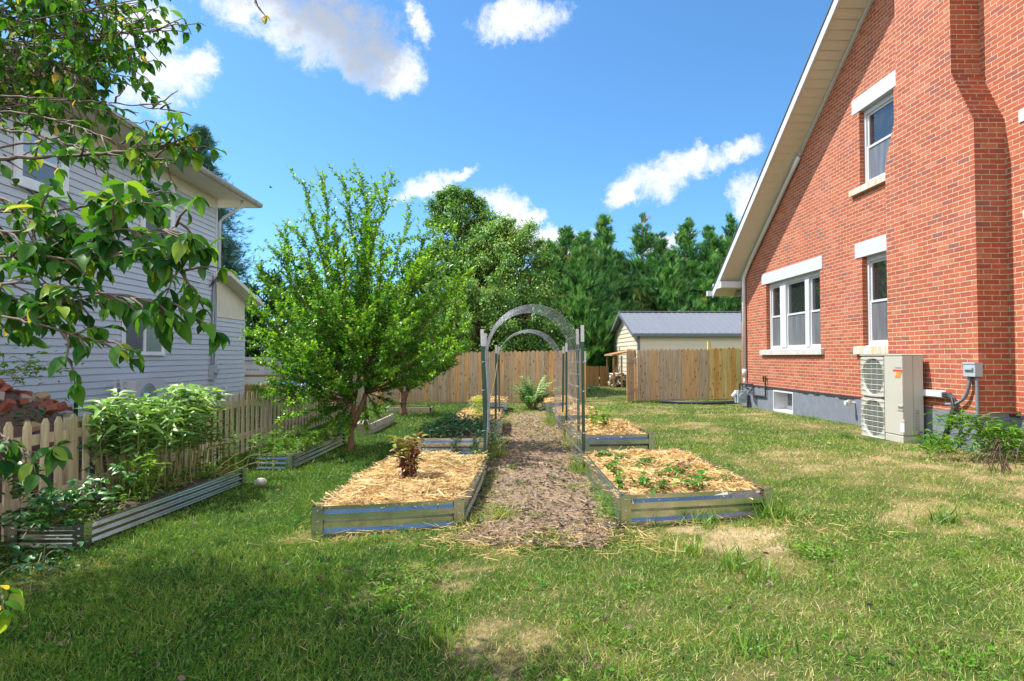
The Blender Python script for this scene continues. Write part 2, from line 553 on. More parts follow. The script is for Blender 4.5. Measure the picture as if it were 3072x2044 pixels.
M_TRIM = mat('white_trim_metal', (.60, .625, .66), (.54, .56, .60), scale=4, rough=.35)
M_GLASS = glassmat('window_glass')
M_SCREEN = mat('grey_window_screen', (.075, .08, .095), (.19, .195, .21), scale=2.2, rough=.3, spec=.8, stretch=(1, 5, .5))
M_CURT = mat('pale_curtain', (.32, .40, .38), (.25, .33, .31), scale=6, rough=.5, stretch=(1, 6, .3), spec=.8)
M_SIDING = mat('white_siding', (.55, .575, .64), (.49, .515, .575), scale=1.6, rough=.5, bump=.04, stretch=(1, .4, 2))
M_GUTTER = mat('weathered_gutter', (.42, .39, .33), (.28, .25, .21), scale=5, rough=.5)
M_BEAD = mat('cream_siding', (.72, .68, .55), (.65, .61, .5), scale=2, rough=.6)
M_GALV = mat('galvanised_steel', (.62, .63, .585), (.44, .45, .41), scale=4, rough=.22, metal=.95, bump=.03, stretch=(1, 1, 1), bscale=60)
M_GALVOLD = mat('weathered_steel', (.46, .42, .33), (.28, .255, .20), scale=7, rough=.5, metal=.7, bump=.2)
M_WIRE = mat('galvanised_wire', (.38, .41, .45), (.28, .30, .34), scale=20, rough=.45, metal=.5)
M_POSTG = mat('green_post_paint', (.010, .06, .035), (.016, .08, .048), scale=12, rough=.4)
M_POSTW = mat('white_post_tip', (.66, .67, .68), (.52, .53, .54), scale=25, rough=.5)
M_SOIL = mat('dark_soil', (.05, .034, .022), (.10, .07, .045), scale=18, rough=.95, bump=1.0)
M_STRAWBED = mat('straw_bed', (.62, .41, .17), (.40, .25, .10), scale=26, rough=.9, bump=1.0)
M_STRAW = mat('straw_strand', (1, 1, 1), scale=5, rough=.55, tinted=[(0, (.30, .17, .06)), (.3, (.60, .38, .14)), (.7, (.80, .53, .19)), (1, (.85, .66, .33))])
M_CHIP = mat('mulch_chip', (1, 1, 1), scale=30, rough=.85, tinted=[(0, (.05, .033, .023)), (.3, (.135, .088, .062)), (.6, (.24, .165, .115)), (.85, (.38, .30, .245)), (1, (.50, .36, .19))])
M_PATH = mat('mulch_ground', (.16, .11, .07), (.31, .22, .14), scale=22, rough=.95, bump=1.0)
M_FENCE = woodmat('weathered_fence_board', [(0, (.27, .18, .105)), (.3, (.33, .24, .15)), (.55, (.29, .225, .155)), (.78, (.36, .225, .115)), (1, (.43, .23, .095))], k=1.75)
M_FENCEN = woodmat('new_pine_board', [(0, (.42, .29, .10)), (.5, (.46, .34, .13)), (.75, (.42, .22, .06)), (1, (.40, .19, .045))])
M_PICKET = woodmat('pine_picket', [(0, (.27, .225, .14)), (.6, (.35, .295, .19)), (.9, (.33, .26, .16)), (1, (.36, .23, .11))], knots=False, k=1.9)
M_PLANK = woodmat('old_bed_plank', [(0, (.26, .22, .16)), (1, (.36, .31, .23))], axis=1)
M_BROWNF = woodmat('brown_fence_board', [(0, (.17, .09, .035)), (1, (.27, .14, .05))], knots=False)
M_BARK = mat('tree_bark', (.10, .065, .042), (.20, .135, .09), scale=14, rough=.9, bump=.9, stretch=(1, 1, .25))
M_BARKR = mat('plum_bark', (.13, .07, .042), (.24, .135, .075), scale=12, rough=.8, bump=.8, stretch=(1, 1, .3))
M_TWIG = mat('dogwood_twig', (.085, .055, .038), (.17, .12, .085), scale=25, rough=.75, bump=.4)
M_STEM = mat('green_stem', (.16, .20, .05), (.26, .22, .09), scale=20, rough=.6)
M_ACBODY = mat('beige_casing', (.46, .44, .38), (.43, .41, .355), scale=3, rough=.45)
M_ACDARK = mat('coil_fins', (.30, .33, .31), (.36, .39, .36), scale=20, rough=.5, metal=.4)
M_ACWIRE = mat('guard_wire', (.66, .65, .58), (.6, .59, .52), scale=9, rough=.4)
M_RED = mat('red_emblem', (.62, .07, .04), (.56, .06, .04), scale=4, rough=.4)
M_ORANGE = mat('orange_emblem', (.60, .26, .06), (.42, .2, .06), scale=9, rough=.4)
M_INK = mat('grey_print', (.2, .25, .26), (.24, .29, .3), scale=9, rough=.5)
M_BLUEINK = mat('blue_label', (.42, .5, .62), (.6, .62, .66), scale=60, rough=.5)
M_PINK = mat('pink_label', (.66, .42, .38), (.6, .36, .33), scale=60, rough=.5)
M_CONC = mat('concrete_pad', (.42, .42, .42), (.33, .33, .33), scale=14, rough=.9, bump=.3)
M_BOXG = mat('grey_enclosure', (.36, .42, .46), (.31, .37, .41), scale=6, rough=.45)
M_CONDUIT = mat('grey_conduit', (.15, .165, .19), (.19, .205, .23), scale=12, rough=.5)
M_BLACK = mat('black_rubber', (.018, .018, .022), (.035, .035, .04), scale=15, rough=.55)
M_HOSE = mat('green_hose', (.02, .32, .12), (.015, .26, .1), scale=12, rough=.4)
M_SHEDROOF = mat('grey_metal_roof', (.20, .21, .24), (.175, .185, .21), scale=3, rough=.5, metal=.1)
M_SHEDTRIM = mat('slate_trim', (.12, .14, .17), (.15, .17, .2), scale=4, rough=.5)
M_SHED = mat('cream_shed_siding', (.60, .56, .44), (.55, .51, .40), scale=2, rough=.55)
M_LOG = mat('split_firewood', (.42, .34, .26), (.2, .15, .11), scale=14, rough=.9, bump=.5, tinted=[(0, (.18, .13, .09)), (.5, (.36, .28, .2)), (1, (.62, .53, .43))])
M_RBRICK = mat('rubble_brick', (.40, .12, .075), (.22, .06, .045), scale=14, rough=.9, bump=.6)
M_TBRICK = mat('tan_brick', (.50, .33, .19), (.36, .21, .12), scale=12, rough=.9, bump=.6)
M_GBRICK = mat('mortar_lump', (.46, .42, .39), (.3, .26, .25), scale=12, rough=.9, bump=.7)
M_RUBBLE = mat('rubble_core', (.12, .06, .045), (.22, .12, .09), scale=18, rough=.95, bump=1.0)
M_TARP = mat('blue_tarp', (.05, .16, .50), (.10, .30, .62), scale=6, rough=.4, bump=.6)
M_WHITEBOX = mat('white_container', (.68, .66, .66), (.55, .5, .5), scale=3, rough=.5)
M_ROCK = mat('pale_rock', (.55, .50, .46), (.36, .31, .28), scale=14, rough=.9, bump=.7)
M_BIRD = mat('dark_feathers', (.03, .03, .035), (.06, .06, .065), scale=20, rough=.7)

L_GRASS = leafmat('grass_blade', [(0, (.016, .055, .008)), (.25, (.05, .125, .012)), (.5, (.115, .20, .02)), (.66, (.21, .24, .045)), (.8, (.36, .285, .115)), (1, (.50, .375, .20))], trans=.3, gloss=.03, rough=.5, tcol=(1.1, 1.15, .5))
L_WEED = leafmat('weed_leaf', [(0, (.014, .06, .008)), (.5, (.05, .15, .014)), (1, (.14, .25, .025))], trans=.35, gloss=.012, k=1.5)
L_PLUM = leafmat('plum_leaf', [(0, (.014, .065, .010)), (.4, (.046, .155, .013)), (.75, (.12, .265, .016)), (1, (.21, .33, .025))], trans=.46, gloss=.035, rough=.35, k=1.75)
L_DOG = leafmat('dogwood_leaf', [(0, (.009, .040, .008)), (.45, (.026, .088, .009)), (.75, (.07, .16, .014)), (.93, (.19, .23, .025)), (1, (.34, .24, .04))], trans=.5, gloss=.016, rough=.45, k=2.05)
L_BACK = leafmat('oak_leaf', [(0, (.016, .055, .014)), (.4, (.045, .11, .02)), (.8, (.10, .175, .035)), (1, (.20, .25, .07))], trans=.4, gloss=.04, k=2.3)
L_CYP = leafmat('cypress_spray', [(0, (.008, .034, .016)), (.35, (.03, .105, .034)), (.8, (.115, .25, .062)), (.95, (.18, .31, .08)), (1, (.2, .15, .05))], trans=.2, gloss=.03)
L_SPR = leafmat('spruce_spray', [(0, (.012, .04, .028)), (.5, (.035, .09, .06)), (1, (.08, .16, .10))], trans=.1, gloss=.03)
L_TALL = leafmat('perennial_leaf', [(0, (.03, .085, .025)), (.4, (.075, .16, .04)), (.8, (.17, .28, .07)), (1, (.34, .43, .20))], trans=.35, gloss=.06, rough=.45, k=1.95)
L_COL = leafmat('coleus_leaf', [(0, (.05, .008, .012)), (.35, (.11, .018, .02)), (.55, (.16, .06, .025)), (.72, (.18, .16, .03)), (1, (.16, .21, .03))], trans=.3, gloss=.05)
L_VINE = leafmat('vine_leaf', [(0, (.012, .05, .016)), (.5, (.028, .10, .024)), (1, (.07, .17, .035))], trans=.25, gloss=.06)
L_LIME = leafmat('lime_leaf', [(0, (.16, .26, .02)), (1, (.36, .44, .05))], trans=.35, gloss=.03)
L_PALE = leafmat('artichoke_leaf', [(0, (.03, .10, .03)), (.6, (.08, .20, .05)), (1, (.34, .42, .26))], trans=.25, gloss=.05)
L_GROUND = None

# ------------------------------------------------------------------ garden layout (world metres, from measurements of the photo)
# raised beds: corners front-left, front-right, back-right, back-left (x, y) and rim height above datum
BEDS = {
    'A1': ([(-1.50, 4.93), (-.33, 5.16), (-.20, 7.60), (-1.39, 7.51)], .20),
    'A2': ([(.93, 4.96), (2.24, 5.21), (2.13, 7.54), (.92, 7.34)], .275),
    'B1': ([(-1.12, 7.90), (-.26, 7.92), (-.20, 10.15), (-1.05, 10.15)], .35),
    'B2': ([(1.06, 8.35), (2.04, 8.45), (1.99, 10.50), (.98, 10.30)], .33),
    'C1': ([(-.97, 10.80), (-.05, 10.85), (-.02, 13.1), (-.90, 13.1)], .29),
    'C2': ([(1.03, 11.7), (1.98, 11.98), (1.99, 14.2), (1.12, 14.2)], .27),
    'D1': ([(-.92, 16.1), (.08, 16.1), (.08, 17.6), (-.92, 17.6)], .20),
    'D2': ([(1.05, 15.6), (1.85, 15.6), (1.85, 17.3), (1.05, 17.3)], .22),
    'E1': ([(-3.81, 4.87), (-3.22, 4.85), (-2.98, 7.27), (-3.60, 7.30)], .095),
    'E2': ([(-3.28, 8.12), (-2.73, 8.10), (-2.64, 10.47), (-3.18, 10.47)], .105),
    'E3': ([(-2.78, 11.8), (-2.50, 11.8), (-2.44, 13.9), (-3.05, 13.9)], .12),
    'E4': ([(-3.1, 16.3), (-1.90, 16.3), (-1.90, 16.9), (-3.1, 16.9)], .06),
}


def inpoly(x, y, poly, grow=0.0):
    ok = np.ones_like(x, dtype=bool)
    n = len(poly)
    for i in range(n):
        (ax, ay), (bx, by) = poly[i], poly[(i + 1) % n]
        ex, ey = bx - ax, by - ay
        L = math.hypot(ex, ey)
        ok &= ((x - ax) * (-ey) + (y - ay) * ex) / L > -grow
    return ok


def in_bed(x, y, grow=0.0):
    o = np.zeros_like(x, dtype=bool)
    for p, _ in BEDS.values():
        o |= inpoly(x, y, p, grow)
    return o


PATH_L = [(4.55, -.42), (5.1, -.30), (7.6, -.20), (10.2, -.18), (13, 0.0), (16, .1)]
PATH_R = [(4.55, 1.0), (5.0, .95), (7.4, .94), (10.3, .99), (12, 1.05), (16, 1.05)]


def path_w(x, y):
    "signed distance inside the path (positive inside)"
    l = np.interp(y, [a for a, _ in PATH_L], [b for _, b in PATH_L])
    r = np.interp(y, [a for a, _ in PATH_R], [b for _, b in PATH_R])
    nz = (vnoise(x * 3.1, y * 3.1, 9) - .5) * .45
    n2 = (fbm(x * 2.3, y * 2.3, 15) - .5) * .35
    d = np.minimum(np.minimum(x - l + n2, r - x + n2), np.minimum(y - 4.62 + nz, 15.6 - y))
    return d


DRY = []
for (px, py, r, a) in [(1140, 1480, .36, .75), (1000, 1340, .45, .75), (830, 1375, .22, .6), (1290, 1500, .4, .55), (1180, 1560, .4, .8), (1690, 1230, .5, 1.0), (1560, 1235, .4, .8),
                       (1790, 1285, .4, .7), (1800, 1240, .4, .5), (2170, 1190, .6, .8), (2100, 1160, .6, .5), (2250, 1205, .5, .7), (1490, 1420, .4, .3), (1900, 1470, .6, .4),
                       (1330, 1280, .4, .3), (1500, 1320, .3, .35), (2150, 1450, .6, .3), (820, 1225, .4, .6), (700, 1240, .25, .6), (940, 1235, .35, .5), (1880, 985, .8, .5), (1560, 935, .8, .35),
                       (1860, 970, .7, .5), (1700, 950, .9, .35), (2000, 1060, 1.0, .25), (230, 1300, .25, .4), (60, 1345, .3, .5), (940, 975, .6, .3), (990, 945, .6, .3)]:
    q = G(px * DPX, py * DPX)
    DRY.append((q.x, q.y, r, a))


def dryness(x, y):
    d = .30 * np.clip((fbm(x * 1.3, y * 1.0, 2) - .42) * 3.2, 0, 1) + .22 * np.clip((fbm(x * 4.1, y * 4.1, 4) - .45) * 4, 0, 1)
    d = d * np.clip((x + 1.6) / 1.6, .12, 1.0) + .24 * np.clip((x + .6) / 1.4, 0, 1)
    nn = (fbm(x * 7, y * 7, 8) - .5) * 1.1
    for bx, by, r, a in DRY:
        q = ((x - bx) ** 2 + ((y - by) / 1.25) ** 2) / (r * r)
        d = np.maximum(d, .9 * a * np.clip(1.0 - q + nn * 2.6, 0, 1))
    return np.clip(d, 0, 1)


# ------------------------------------------------------------------ ground, path
def groundmat():
    m, t, out = newmat('lawn_soil')
    at = N(t, 'ShaderNodeAttribute', attribute_name='tint')
    tcn = N(t, 'ShaderNodeTexCoord')
    nz = N(t, 'ShaderNodeTexNoise', {'Vector': tcn.outputs['Object'], 'Scale': 24.0, 'Detail': 8.0, 'Roughness': .7})
    n2 = N(t, 'ShaderNodeTexNoise', {'Vector': tcn.outputs['Object'], 'Scale': 2.2, 'Detail': 5.0})
    f = M(t, 'ADD', at.outputs['Fac'], M(t, 'MULTIPLY', M(t, 'SUBTRACT', nz.outputs[0], .5), .75))
    f = M(t, 'ADD', f, M(t, 'MULTIPLY', M(t, 'SUBTRACT', n2.outputs[0], .5), .3))
    col = ramp(t, f, [(0, (.028, .06, .012)), (.3, (.06, .095, .022)), (.55, (.17, .145, .06)), (.8, (.40, .29, .16)), (1, (.50, .39, .24))])
    bp = N(t, 'ShaderNodeBump', {'Height': nz.outputs[0], 'Strength': .9, 'Distance': .03})
    b = N(t, 'ShaderNodeBsdfPrincipled', {'Base Color': col, 'Roughness': .95, 'Normal': bp.outputs[0]})
    b.inputs['Specular IOR Level'].default_value = .1
    t.links.new(b.outputs[0], out.inputs[0])
    return m


L_GROUND = groundmat()


def grid_mesh(name, xs, ys, zf, tf, material):
    X, Y = np.meshgrid(xs, ys)
    V = np.stack([X, Y, zf(X, Y)], -1).reshape(-1, 3)
    nx, ny = len(xs), len(ys)
    i = (np.arange(ny - 1)[:, None] * nx + np.arange(nx - 1)[None]).ravel()
    F = np.stack([i, i + 1, i + nx + 1, i + nx], -1)
    return np_mesh(name, V, F, material, tf(X, Y).ravel(), smooth=True)


xs = np.concatenate([[-260, -140, -80, -50, -32, -22, -16], np.arange(-12, 12.01, .12), [16, 22, 32, 50, 80, 140, 260]])
ys = np.concatenate([[-60, -20, -8, -3], np.arange(.5, 22.01, .12), [24, 27, 32, 40, 55, 80, 130, 220, 400]])
o = grid_mesh('ground', xs, ys, lambda x, y: gv(x, y) + (fbm(x * 1.7, y * 1.7, 6) - .5) * .03 * ((y > 0) & (y < 23)), dryness, L_GROUND)
tag(o, kind='structure')


def path_mesh():
    xs = np.arange(-.7, 1.35, .045)
    ys = np.arange(4.4, 15.8, .06)
    X, Y = np.meshgrid(xs, ys)
    D = path_w(X, Y)
    Z = gv(X, Y) + .012 + (fbm(X * 6, Y * 6, 3) - .4) * .05 - np.clip(.05 - D, 0, 1) * .5
    nx = len(xs)
    V = np.stack([X, Y, Z], -1).reshape(-1, 3)
    i = (np.arange(len(ys) - 1)[:, None] * nx + np.arange(nx - 1)[None]).ravel()
    F = np.stack([i, i + 1, i + nx + 1, i + nx], -1)
    ok = (D.ravel()[F] > -.08).any(1)
    return np_mesh('path', V, F[ok], M_PATH, np.full(len(V), .5), smooth=True)


tag(path_mesh(), kind='structure')

# ------------------------------------------------------------------ brick house
HX, HRY = 6.45, 8.9                      # gable plane and ridge position
_a, _b = PX(2243, 789, HX), PX(2607, 2, HX)
SLOPE = (_b.z - _a.z) / (_a.y - _b.y)


def rake(y):
    return _a.z + SLOPE * (_a.y - HRY) - SLOPE * abs(y - HRY)


HY1, HY0 = PX(2225, 1100, HX).y, 2 * HRY - PX(2225, 1100, HX).y
FZ = PX(2400, 1171, HX).z                # top of the foundation
house = empty('brick_house', (HX, HRY, 0), 'red brick gabled house with white windows, broad chimney and cream soffit', 'house')

tri = (PX(2461, 950, HX).y, PX(2299, 950, HX).y, PX(2286, 1050.5, HX).z, PX(2286, 856, HX).z)
sm_y1 = PX(2589, 1000, HX).y
sml = (sm_y1 - 1.0, sm_y1, PX(2589, 1038.5, HX).z, PX(2566, 777, HX).z)
up_y1 = PX(2579, 480, HX).y
upp = (up_y1 - 1.0, up_y1, PX(2581, 560.7, HX).z, PX(2558.7, 347, HX).z)
st_y1 = PX(3072, 400, HX).y - .08
stw = (st_y1 - .9, st_y1, 3.2, PX(3070, 364, HX).z)
HOLES = [tri, sml, upp, stw]


def brick_wall():
    mb = MB()
    ycut = sorted({HY0, HY1, HRY} | {v for h in HOLES for v in h[:2]})
    for y0, y1 in zip(ycut, ycut[1:]):
        ym = (y0 + y1) / 2
        hs = sorted([h for h in HOLES if h[0] <= ym <= h[1]], key=lambda h: h[2])
        z = FZ
        for h in hs:
            mb.face([(HX, y1, z), (HX, y0, z), (HX, y0, h[2]), (HX, y1, h[2])])
            z = h[3]
        mb.face([(HX, y1, z), (HX, y0, z), (HX, y0, rake(y0)), (HX, y1, rake(y1))])
    for h in HOLES:                       # brick reveals of the openings
        x1 = HX + .16
        mb.face([(HX, h[0], h[2]), (x1, h[0], h[2]), (x1, h[0], h[3]), (HX, h[0], h[3])], 1)
        mb.face([(x1, h[1], h[2]), (HX, h[1], h[2]), (HX, h[1], h[3]), (x1, h[1], h[3])], 1)
        mb.face([(HX, h[0], h[3]), (x1, h[0], h[3]), (x1, h[1], h[3]), (HX, h[1], h[3])], 1)
        mb.face([(x1, h[0], h[2]), (HX, h[0], h[2]), (HX, h[1], h[2]), (x1, h[1], h[2])], 1)
    zt = rake(HY1)
    for yy, s in ((HY1, 1), (HY0, -1)):
        q = [(HX, yy, FZ), (HX + 9, yy, FZ), (HX + 9, yy, zt), (HX, yy, zt)]
        mb.face(q if s < 0 else q[::-1], 1)
    return mb.build('wall', [M_BRX, M_BRY], house)


brick_wall()


def foundation():
    mb = MB()
    by0, by1 = PX(2383, 1200, HX).y, PX(2323, 1200, HX).y
    bz0, bz1 = PX(2383, 1245, HX).z, PX(2323, 1170, HX).z
    x0, x1 = HX - .012, HX + .3
    mb.box(x0, x1, HY0, by0, -.4, FZ - .004)
    mb.box(x0, x1, by1, HY1, -.4, FZ - .004)
    mb.box(x0, x1, by0, by1, -.4, bz0)
    o = mb.build('foundation', M_FOUND, house)
    m2 = MB()
    y = HY0
    while y < HY1:                        # ragged black sealant line along the brick
        e = min(y + random.uniform(.06, .3), HY1)
        m2.box(HX - .02 - random.uniform(0, .004), HX + .02, y, e, FZ - random.uniform(.03, .075), FZ - .001)
        y = e
    m2.build('sealant_line', M_TAR, o)
    w = MB()                              # basement window with deep white frame
    w.box(HX - .03, HX + .28, by0, by0 + .035, bz0, bz1)
    w.box(HX - .03, HX + .28, by1 - .035, by1, bz0, bz1)
    w.box(HX - .03, HX + .28, by0 + .035, by1 - .035, bz0, bz0 + .05)
    w.box(HX - .03, HX + .28, by0 + .035, by1 - .035, bz1 - .035, bz1)
    w.box(HX + .26, HX + .29, by0 + .035, by1 - .035, bz0 + .05, bz0 + .14)
    w.box(HX + .255, HX + .29, by0 + .035, by0 + .12, bz0 + .14, bz1 - .035)
    w.box(HX + .255, HX + .29, by1 - .12, by1 - .035, bz0 + .14, bz1 - .035)
    bw = w.build('basement_window', M_WHITE, house)
    pn = MB()
    pn.box(HX + .27, HX + .285, by0 + .12, by1 - .12, bz0 + .14, bz1 - .035)
    pn.build('pane', M_SCREEN, bw)


foundation()


def brick_window(h, sashes, linty, lintz, sily, silz, rust=False):
    "window set into opening h = (y0, y1, z0, z1); sashes = list of (y0, y1)"
    y0, y1, z0, z1 = h
    xf, xb = HX + .09, HX + .15
    w = MB()
    w.box(xf, xb, y0 + .002, y0 + .06, z0 + .002, z1 - .002)
    w.box(xf, xb, y1 - .06, y1 - .002, z0 + .002, z1 - .002)
    w.box(xf, xb, y0 + .06, y1 - .06, z1 - .09, z1 - .002)
    w.box(xf, xb, y0 + .06, y1 - .06, z0 + .002, z0 + .05)
    for (a, b), (c, d) in zip(sashes, sashes[1:]):
        w.box(xf - .02, xb, min(b, d), max(a, c), z0 + .05, z1 - .09)
    o = w.build('window', M_WHITE, house)
    zm = z0 + (z1 - z0) * .49
    for (a, b) in sashes:
        s = MB()
        for (c, d, dx) in ((z0 + .05, zm + .025, .012), (zm - .02, z1 - .09, .03)):
            xa, xc = xf + dx, xf + dx + .028
            s.box(xa, xc, a, a + .045, c, d)
            s.box(xa, xc, b - .045, b, c, d)
            s.box(xa, xc, a + .045, b - .045, c, c + .045)
            s.box(xa, xc, a + .045, b - .045, d - .04, d)
        s.build('sash', M_WHITE, o)
        p = MB()
        p.box(xf + .048, xf + .055, a + .045, b - .045, zm + .02, z1 - .13)
        p.build('pane', M_GLASS, o)
        p = MB()
        p.box(xf + .028, xf + .034, a + .045, b - .045, z0 + .095, zm - .015)
        p.build('screen', M_SCREEN, o)
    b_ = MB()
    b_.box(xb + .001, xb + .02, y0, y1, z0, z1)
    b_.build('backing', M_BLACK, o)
    l = MB()
    l.box(HX - .012, HX + .088, linty[0], linty[1], lintz[0], lintz[1])
    l.build('lintel', M_LINTEL, o)
    s = MB()
    xs_ = HX - .065
    s.hexa([(xs_, sily[0], silz[0]), (xf - .002, sily[0], silz[0]), (xf - .002, sily[1], silz[0]), (xs_, sily[1], silz[0])],
           [(xs_, sily[0], silz[1] - .012), (xf - .002, sily[0], silz[1] + .012), (xf - .002, sily[1], silz[1] + .012), (xs_, sily[1], silz[1] - .012)])
    s.build('sill', M_RUSTSILL if rust else M_SILL, o)
    return o


w_ = tri[1] - tri[0]
brick_window(tri, [(tri[0] + .06, tri[0] + .06 + .21 * w_), (tri[0] + .30 * w_, tri[0] + .655 * w_), (tri[1] - .06 - .21 * w_, tri[1] - .06)],
             (PX(2467, 790, HX).y, PX(2286, 840, HX).y), (tri[3] - .001, PX(2286, 824.5, HX).z),
             (PX(2473, 1055, HX).y, PX(2286, 1055, HX).y), (PX(2286, 1064, HX).z - .01, tri[2]))
brick_window(sml, [(sml[0] + .06, sml[1] - .06)], (sml[0] - .2, PX(2566, 750, HX).y), (sml[3] - .001, PX(2566, 732.7, HX).z),
             (sml[0] - .15, PX(2570, 1050, HX).y), (PX(2570, 1063, HX).z, sml[2]), True)
brick_window(upp, [(upp[0] + .06, upp[1] - .06)], (upp[0] - .2, PX(2557, 330, HX).y), (upp[3] - .001, PX(2556.7, 304.8, HX).z),
             (upp[0] - .15, PX(2556, 580, HX).y), (PX(2556, 592.6, HX).z, upp[2]), True)
brick_window(stw, [(stw[0] + .06, stw[1] - .06)], (stw[0] - .1, PX(3058, 350, HX).y), (stw[3] - .001, PX(3060, 331, HX).z),
             (stw[0] - .1, stw[1] + .05), (3.08, 3.2))


def chimney():
    cx = 6.05
    yn0, yf0 = PX(2933.7, 1004, cx).y, PX(2660, 800, cx).y
    zn0, zn1 = PX(2916, 370, cx).z, PX(2855, 224, cx).z
    yn1, yf1 = PX(2851, 120, cx).y, PX(2686, 200, cx).y
    zf0, zf1 = PX(2656, 500, cx).z, PX(2686, 345, cx).z
    zt = rake(HRY) + 1.0
    mb = MB()
    b = FZ
    F = lambda pts, m=0: mb.face(pts, m)
    xw = HX + .02
    zs = sorted({zn0, zn1, zf0, zf1})

    def yn(z):
        return yn0 if z <= zn0 else yn1 if z >= zn1 else yn0 + (yn1 - yn0) * (z - zn0) / (zn1 - zn0)

    def yf(z):
        return yf0 if z <= zf0 else yf1 if z >= zf1 else yf0 + (yf1 - yf0) * (z - zf0) / (zf1 - zf0)
    n = 14
    lev = [b, zs[0]] + [zs[0] + (zs[-1] - zs[0]) * k / n for k in range(1, n + 1)] + [zt]
    for z0, z1 in zip(lev, lev[1:]):
        st = z0 >= zs[0] - 1e-6 and z1 <= zs[-1] + 1e-6
        a0, a1 = yn(z0), yn(z1)
        c0, c1 = yf(z0), yf(z1)
        if st:                            # corbelled brick steps on the shoulders
            a1 = a0
            c1 = c0
        F([(cx, c0, z0), (cx, a0, z0), (cx, a1, z1), (cx, c1, z1)], 0)
        F([(cx, a0, z0), (xw, a0, z0), (xw, a1, z1), (cx, a1, z1)], 1)
        F([(xw, c0, z0), (cx, c0, z0), (cx, c1, z1), (xw, c1, z1)], 1)
        if st:
            F([(cx, a0, z1), (xw, a0, z1), (xw, yn(z1), z1), (cx, yn(z1), z1)], 1)
            F([(xw, c0, z1), (cx, c0, z1), (cx, yf(z1), z1), (xw, yf(z1), z1)], 1)
    F([(cx, yn1, zt), (xw, yn1, zt), (xw, yf1, zt), (cx, yf1, zt)], 1)
    o = mb.build('chimney', [M_BRX, M_BRY], house)
    f = MB()
    f.box(cx - .008, HX - .012, yn0 - .004, yf0 + .004, -.4, FZ - .004)
    f.build('chimney_base', M_FOUND, o)
    return cx, yn0, yf0


CHX, CHY0, CHY1 = chimney()


def roof():
    ov = 5.87
    mb = MB()
    ye = HY1 + .55
    for s in (1, -1):
        ya, yb = HRY, HRY + s * (ye - HRY)
        za, zb = rake(HRY), rake(HY1) - SLOPE * .55
        q = [(ov - .035, ya, za + .07), (HX + 9, ya, za + .07), (HX + 9, yb, zb + .07), (ov - .035, yb, zb + .07)]
        t = [(a, b, c + .03) for a, b, c in q]
        if s > 0:
            mb.hexa(q, t)
        else:
            mb.hexa(q[::-1], t[::-1])
    o = mb.build('roof', M_SHINGLE, house)
    f = MB()
    for s in (1, -1):
        ya, yb = HRY, HRY + s * (ye - HRY)
        za, zb = rake(HRY), rake(HY1) - SLOPE * .55
        f.face([(ov - .02, ya, za - .13), (ov - .02, yb, zb - .13), (ov - .02, yb, zb + .065), (ov - .02, ya, za + .065)])
        f.face([(ov + .012, yb, zb - .13), (ov + .012, ya, za - .13), (ov + .012, ya, za + .065), (ov + .012, yb, zb + .065)])
        f.face([(ov + .012, ya, za - .13), (ov + .012, yb, zb - .13), (ov - .02, yb, zb - .13), (ov - .02, ya, za - .13)])
    f.build('fascia', M_TRIM, o)
    st = MB()                             # lapped soffit panels under the rake
    n = int((ye - HRY) / .16)
    for s in (1, -1):
        for k in range(n):
            ya, yb = HRY + s * (ye - HRY) * k / n, HRY + s * (ye - HRY) * (k + 1) / n
            za, zb = rake(ya) - .08, (rake(yb) if abs(yb - HRY) <= HY1 - HRY else rake(HY1) - SLOPE * (abs(yb - HRY) - HY1 + HRY)) - .08
            yg = ya + (yb - ya) * .93
            zg_ = za + (zb - za) * .93
            st.face([(ov + .012, ya, za), (ov + .012, yg, zg_ - .012), (HX, yg, zg_ - .012), (HX, ya, za)])
    st.build('soffit', M_SOFFIT, o)
    tr = MB()
    for s in (1,):
        ya, yb = HRY, HY1
        tr.hexa([(HX - .05, ya, rake(ya) - .17), (HX - .002, ya, rake(ya) - .17), (HX - .002, yb, rake(yb) - .17), (HX - .05, yb, rake(yb) - .17)],
                [(HX - .05, ya, rake(ya) - .118), (HX - .002, ya, rake(ya) - .118), (HX - .002, yb, rake(yb) - .118), (HX - .05, yb, rake(yb) - .118)])
    tr.build('rake_trim', M_TRIM, o)
    bx = MB()                             # boxed eave return and gutter
    bx.box(ov - .015, HX + .3, PX(2165, 850, ov).y, ye - .02, PX(2165, 863, ov).z, rake(HY1) - .12)
    bx.build('eave_box', M_TRIM, o)
    gt = MB()
    zg = rake(HY1) - SLOPE * .55
    gt.box(5.72, HX + 9, ye, ye + .11, zg - .07, zg + .07)
    gt.build('gutter', M_TRIM, o)
    p = MB()
    yd = PX(2240, 1000, HX).y
    xp = HX - .065
    y2 = PX(2396, 470, xp).y
    pts = [Vector((xp, y2 + (yd - y2) * k / 8, rake(y2 + (yd - y2) * k / 8) - .24)) for k in range(8)]
    pts += [Vector((xp, yd - .02, rake(yd) - .29)), Vector((xp, yd + .005, rake(yd) - .42)), Vector((xp, yd + .01, rake(yd) - .6)), Vector((xp, yd + .01, PX(2243, 1130, HX).z))]
    p.tube(pts, .048, 10)
    p.tube([(xp, yd + .01, PX(2243, 1130, HX).z + .01), (xp, yd + .01, PX(2243, 1108, HX).z)], .062, 10)
    p.tube([(xp, yd + .01, PX(2243, 1132, HX).z), (xp, yd + .01, FZ - .05)], .03, 8)
    p.build('downspout', M_TRIM, house, smooth=True)


roof()

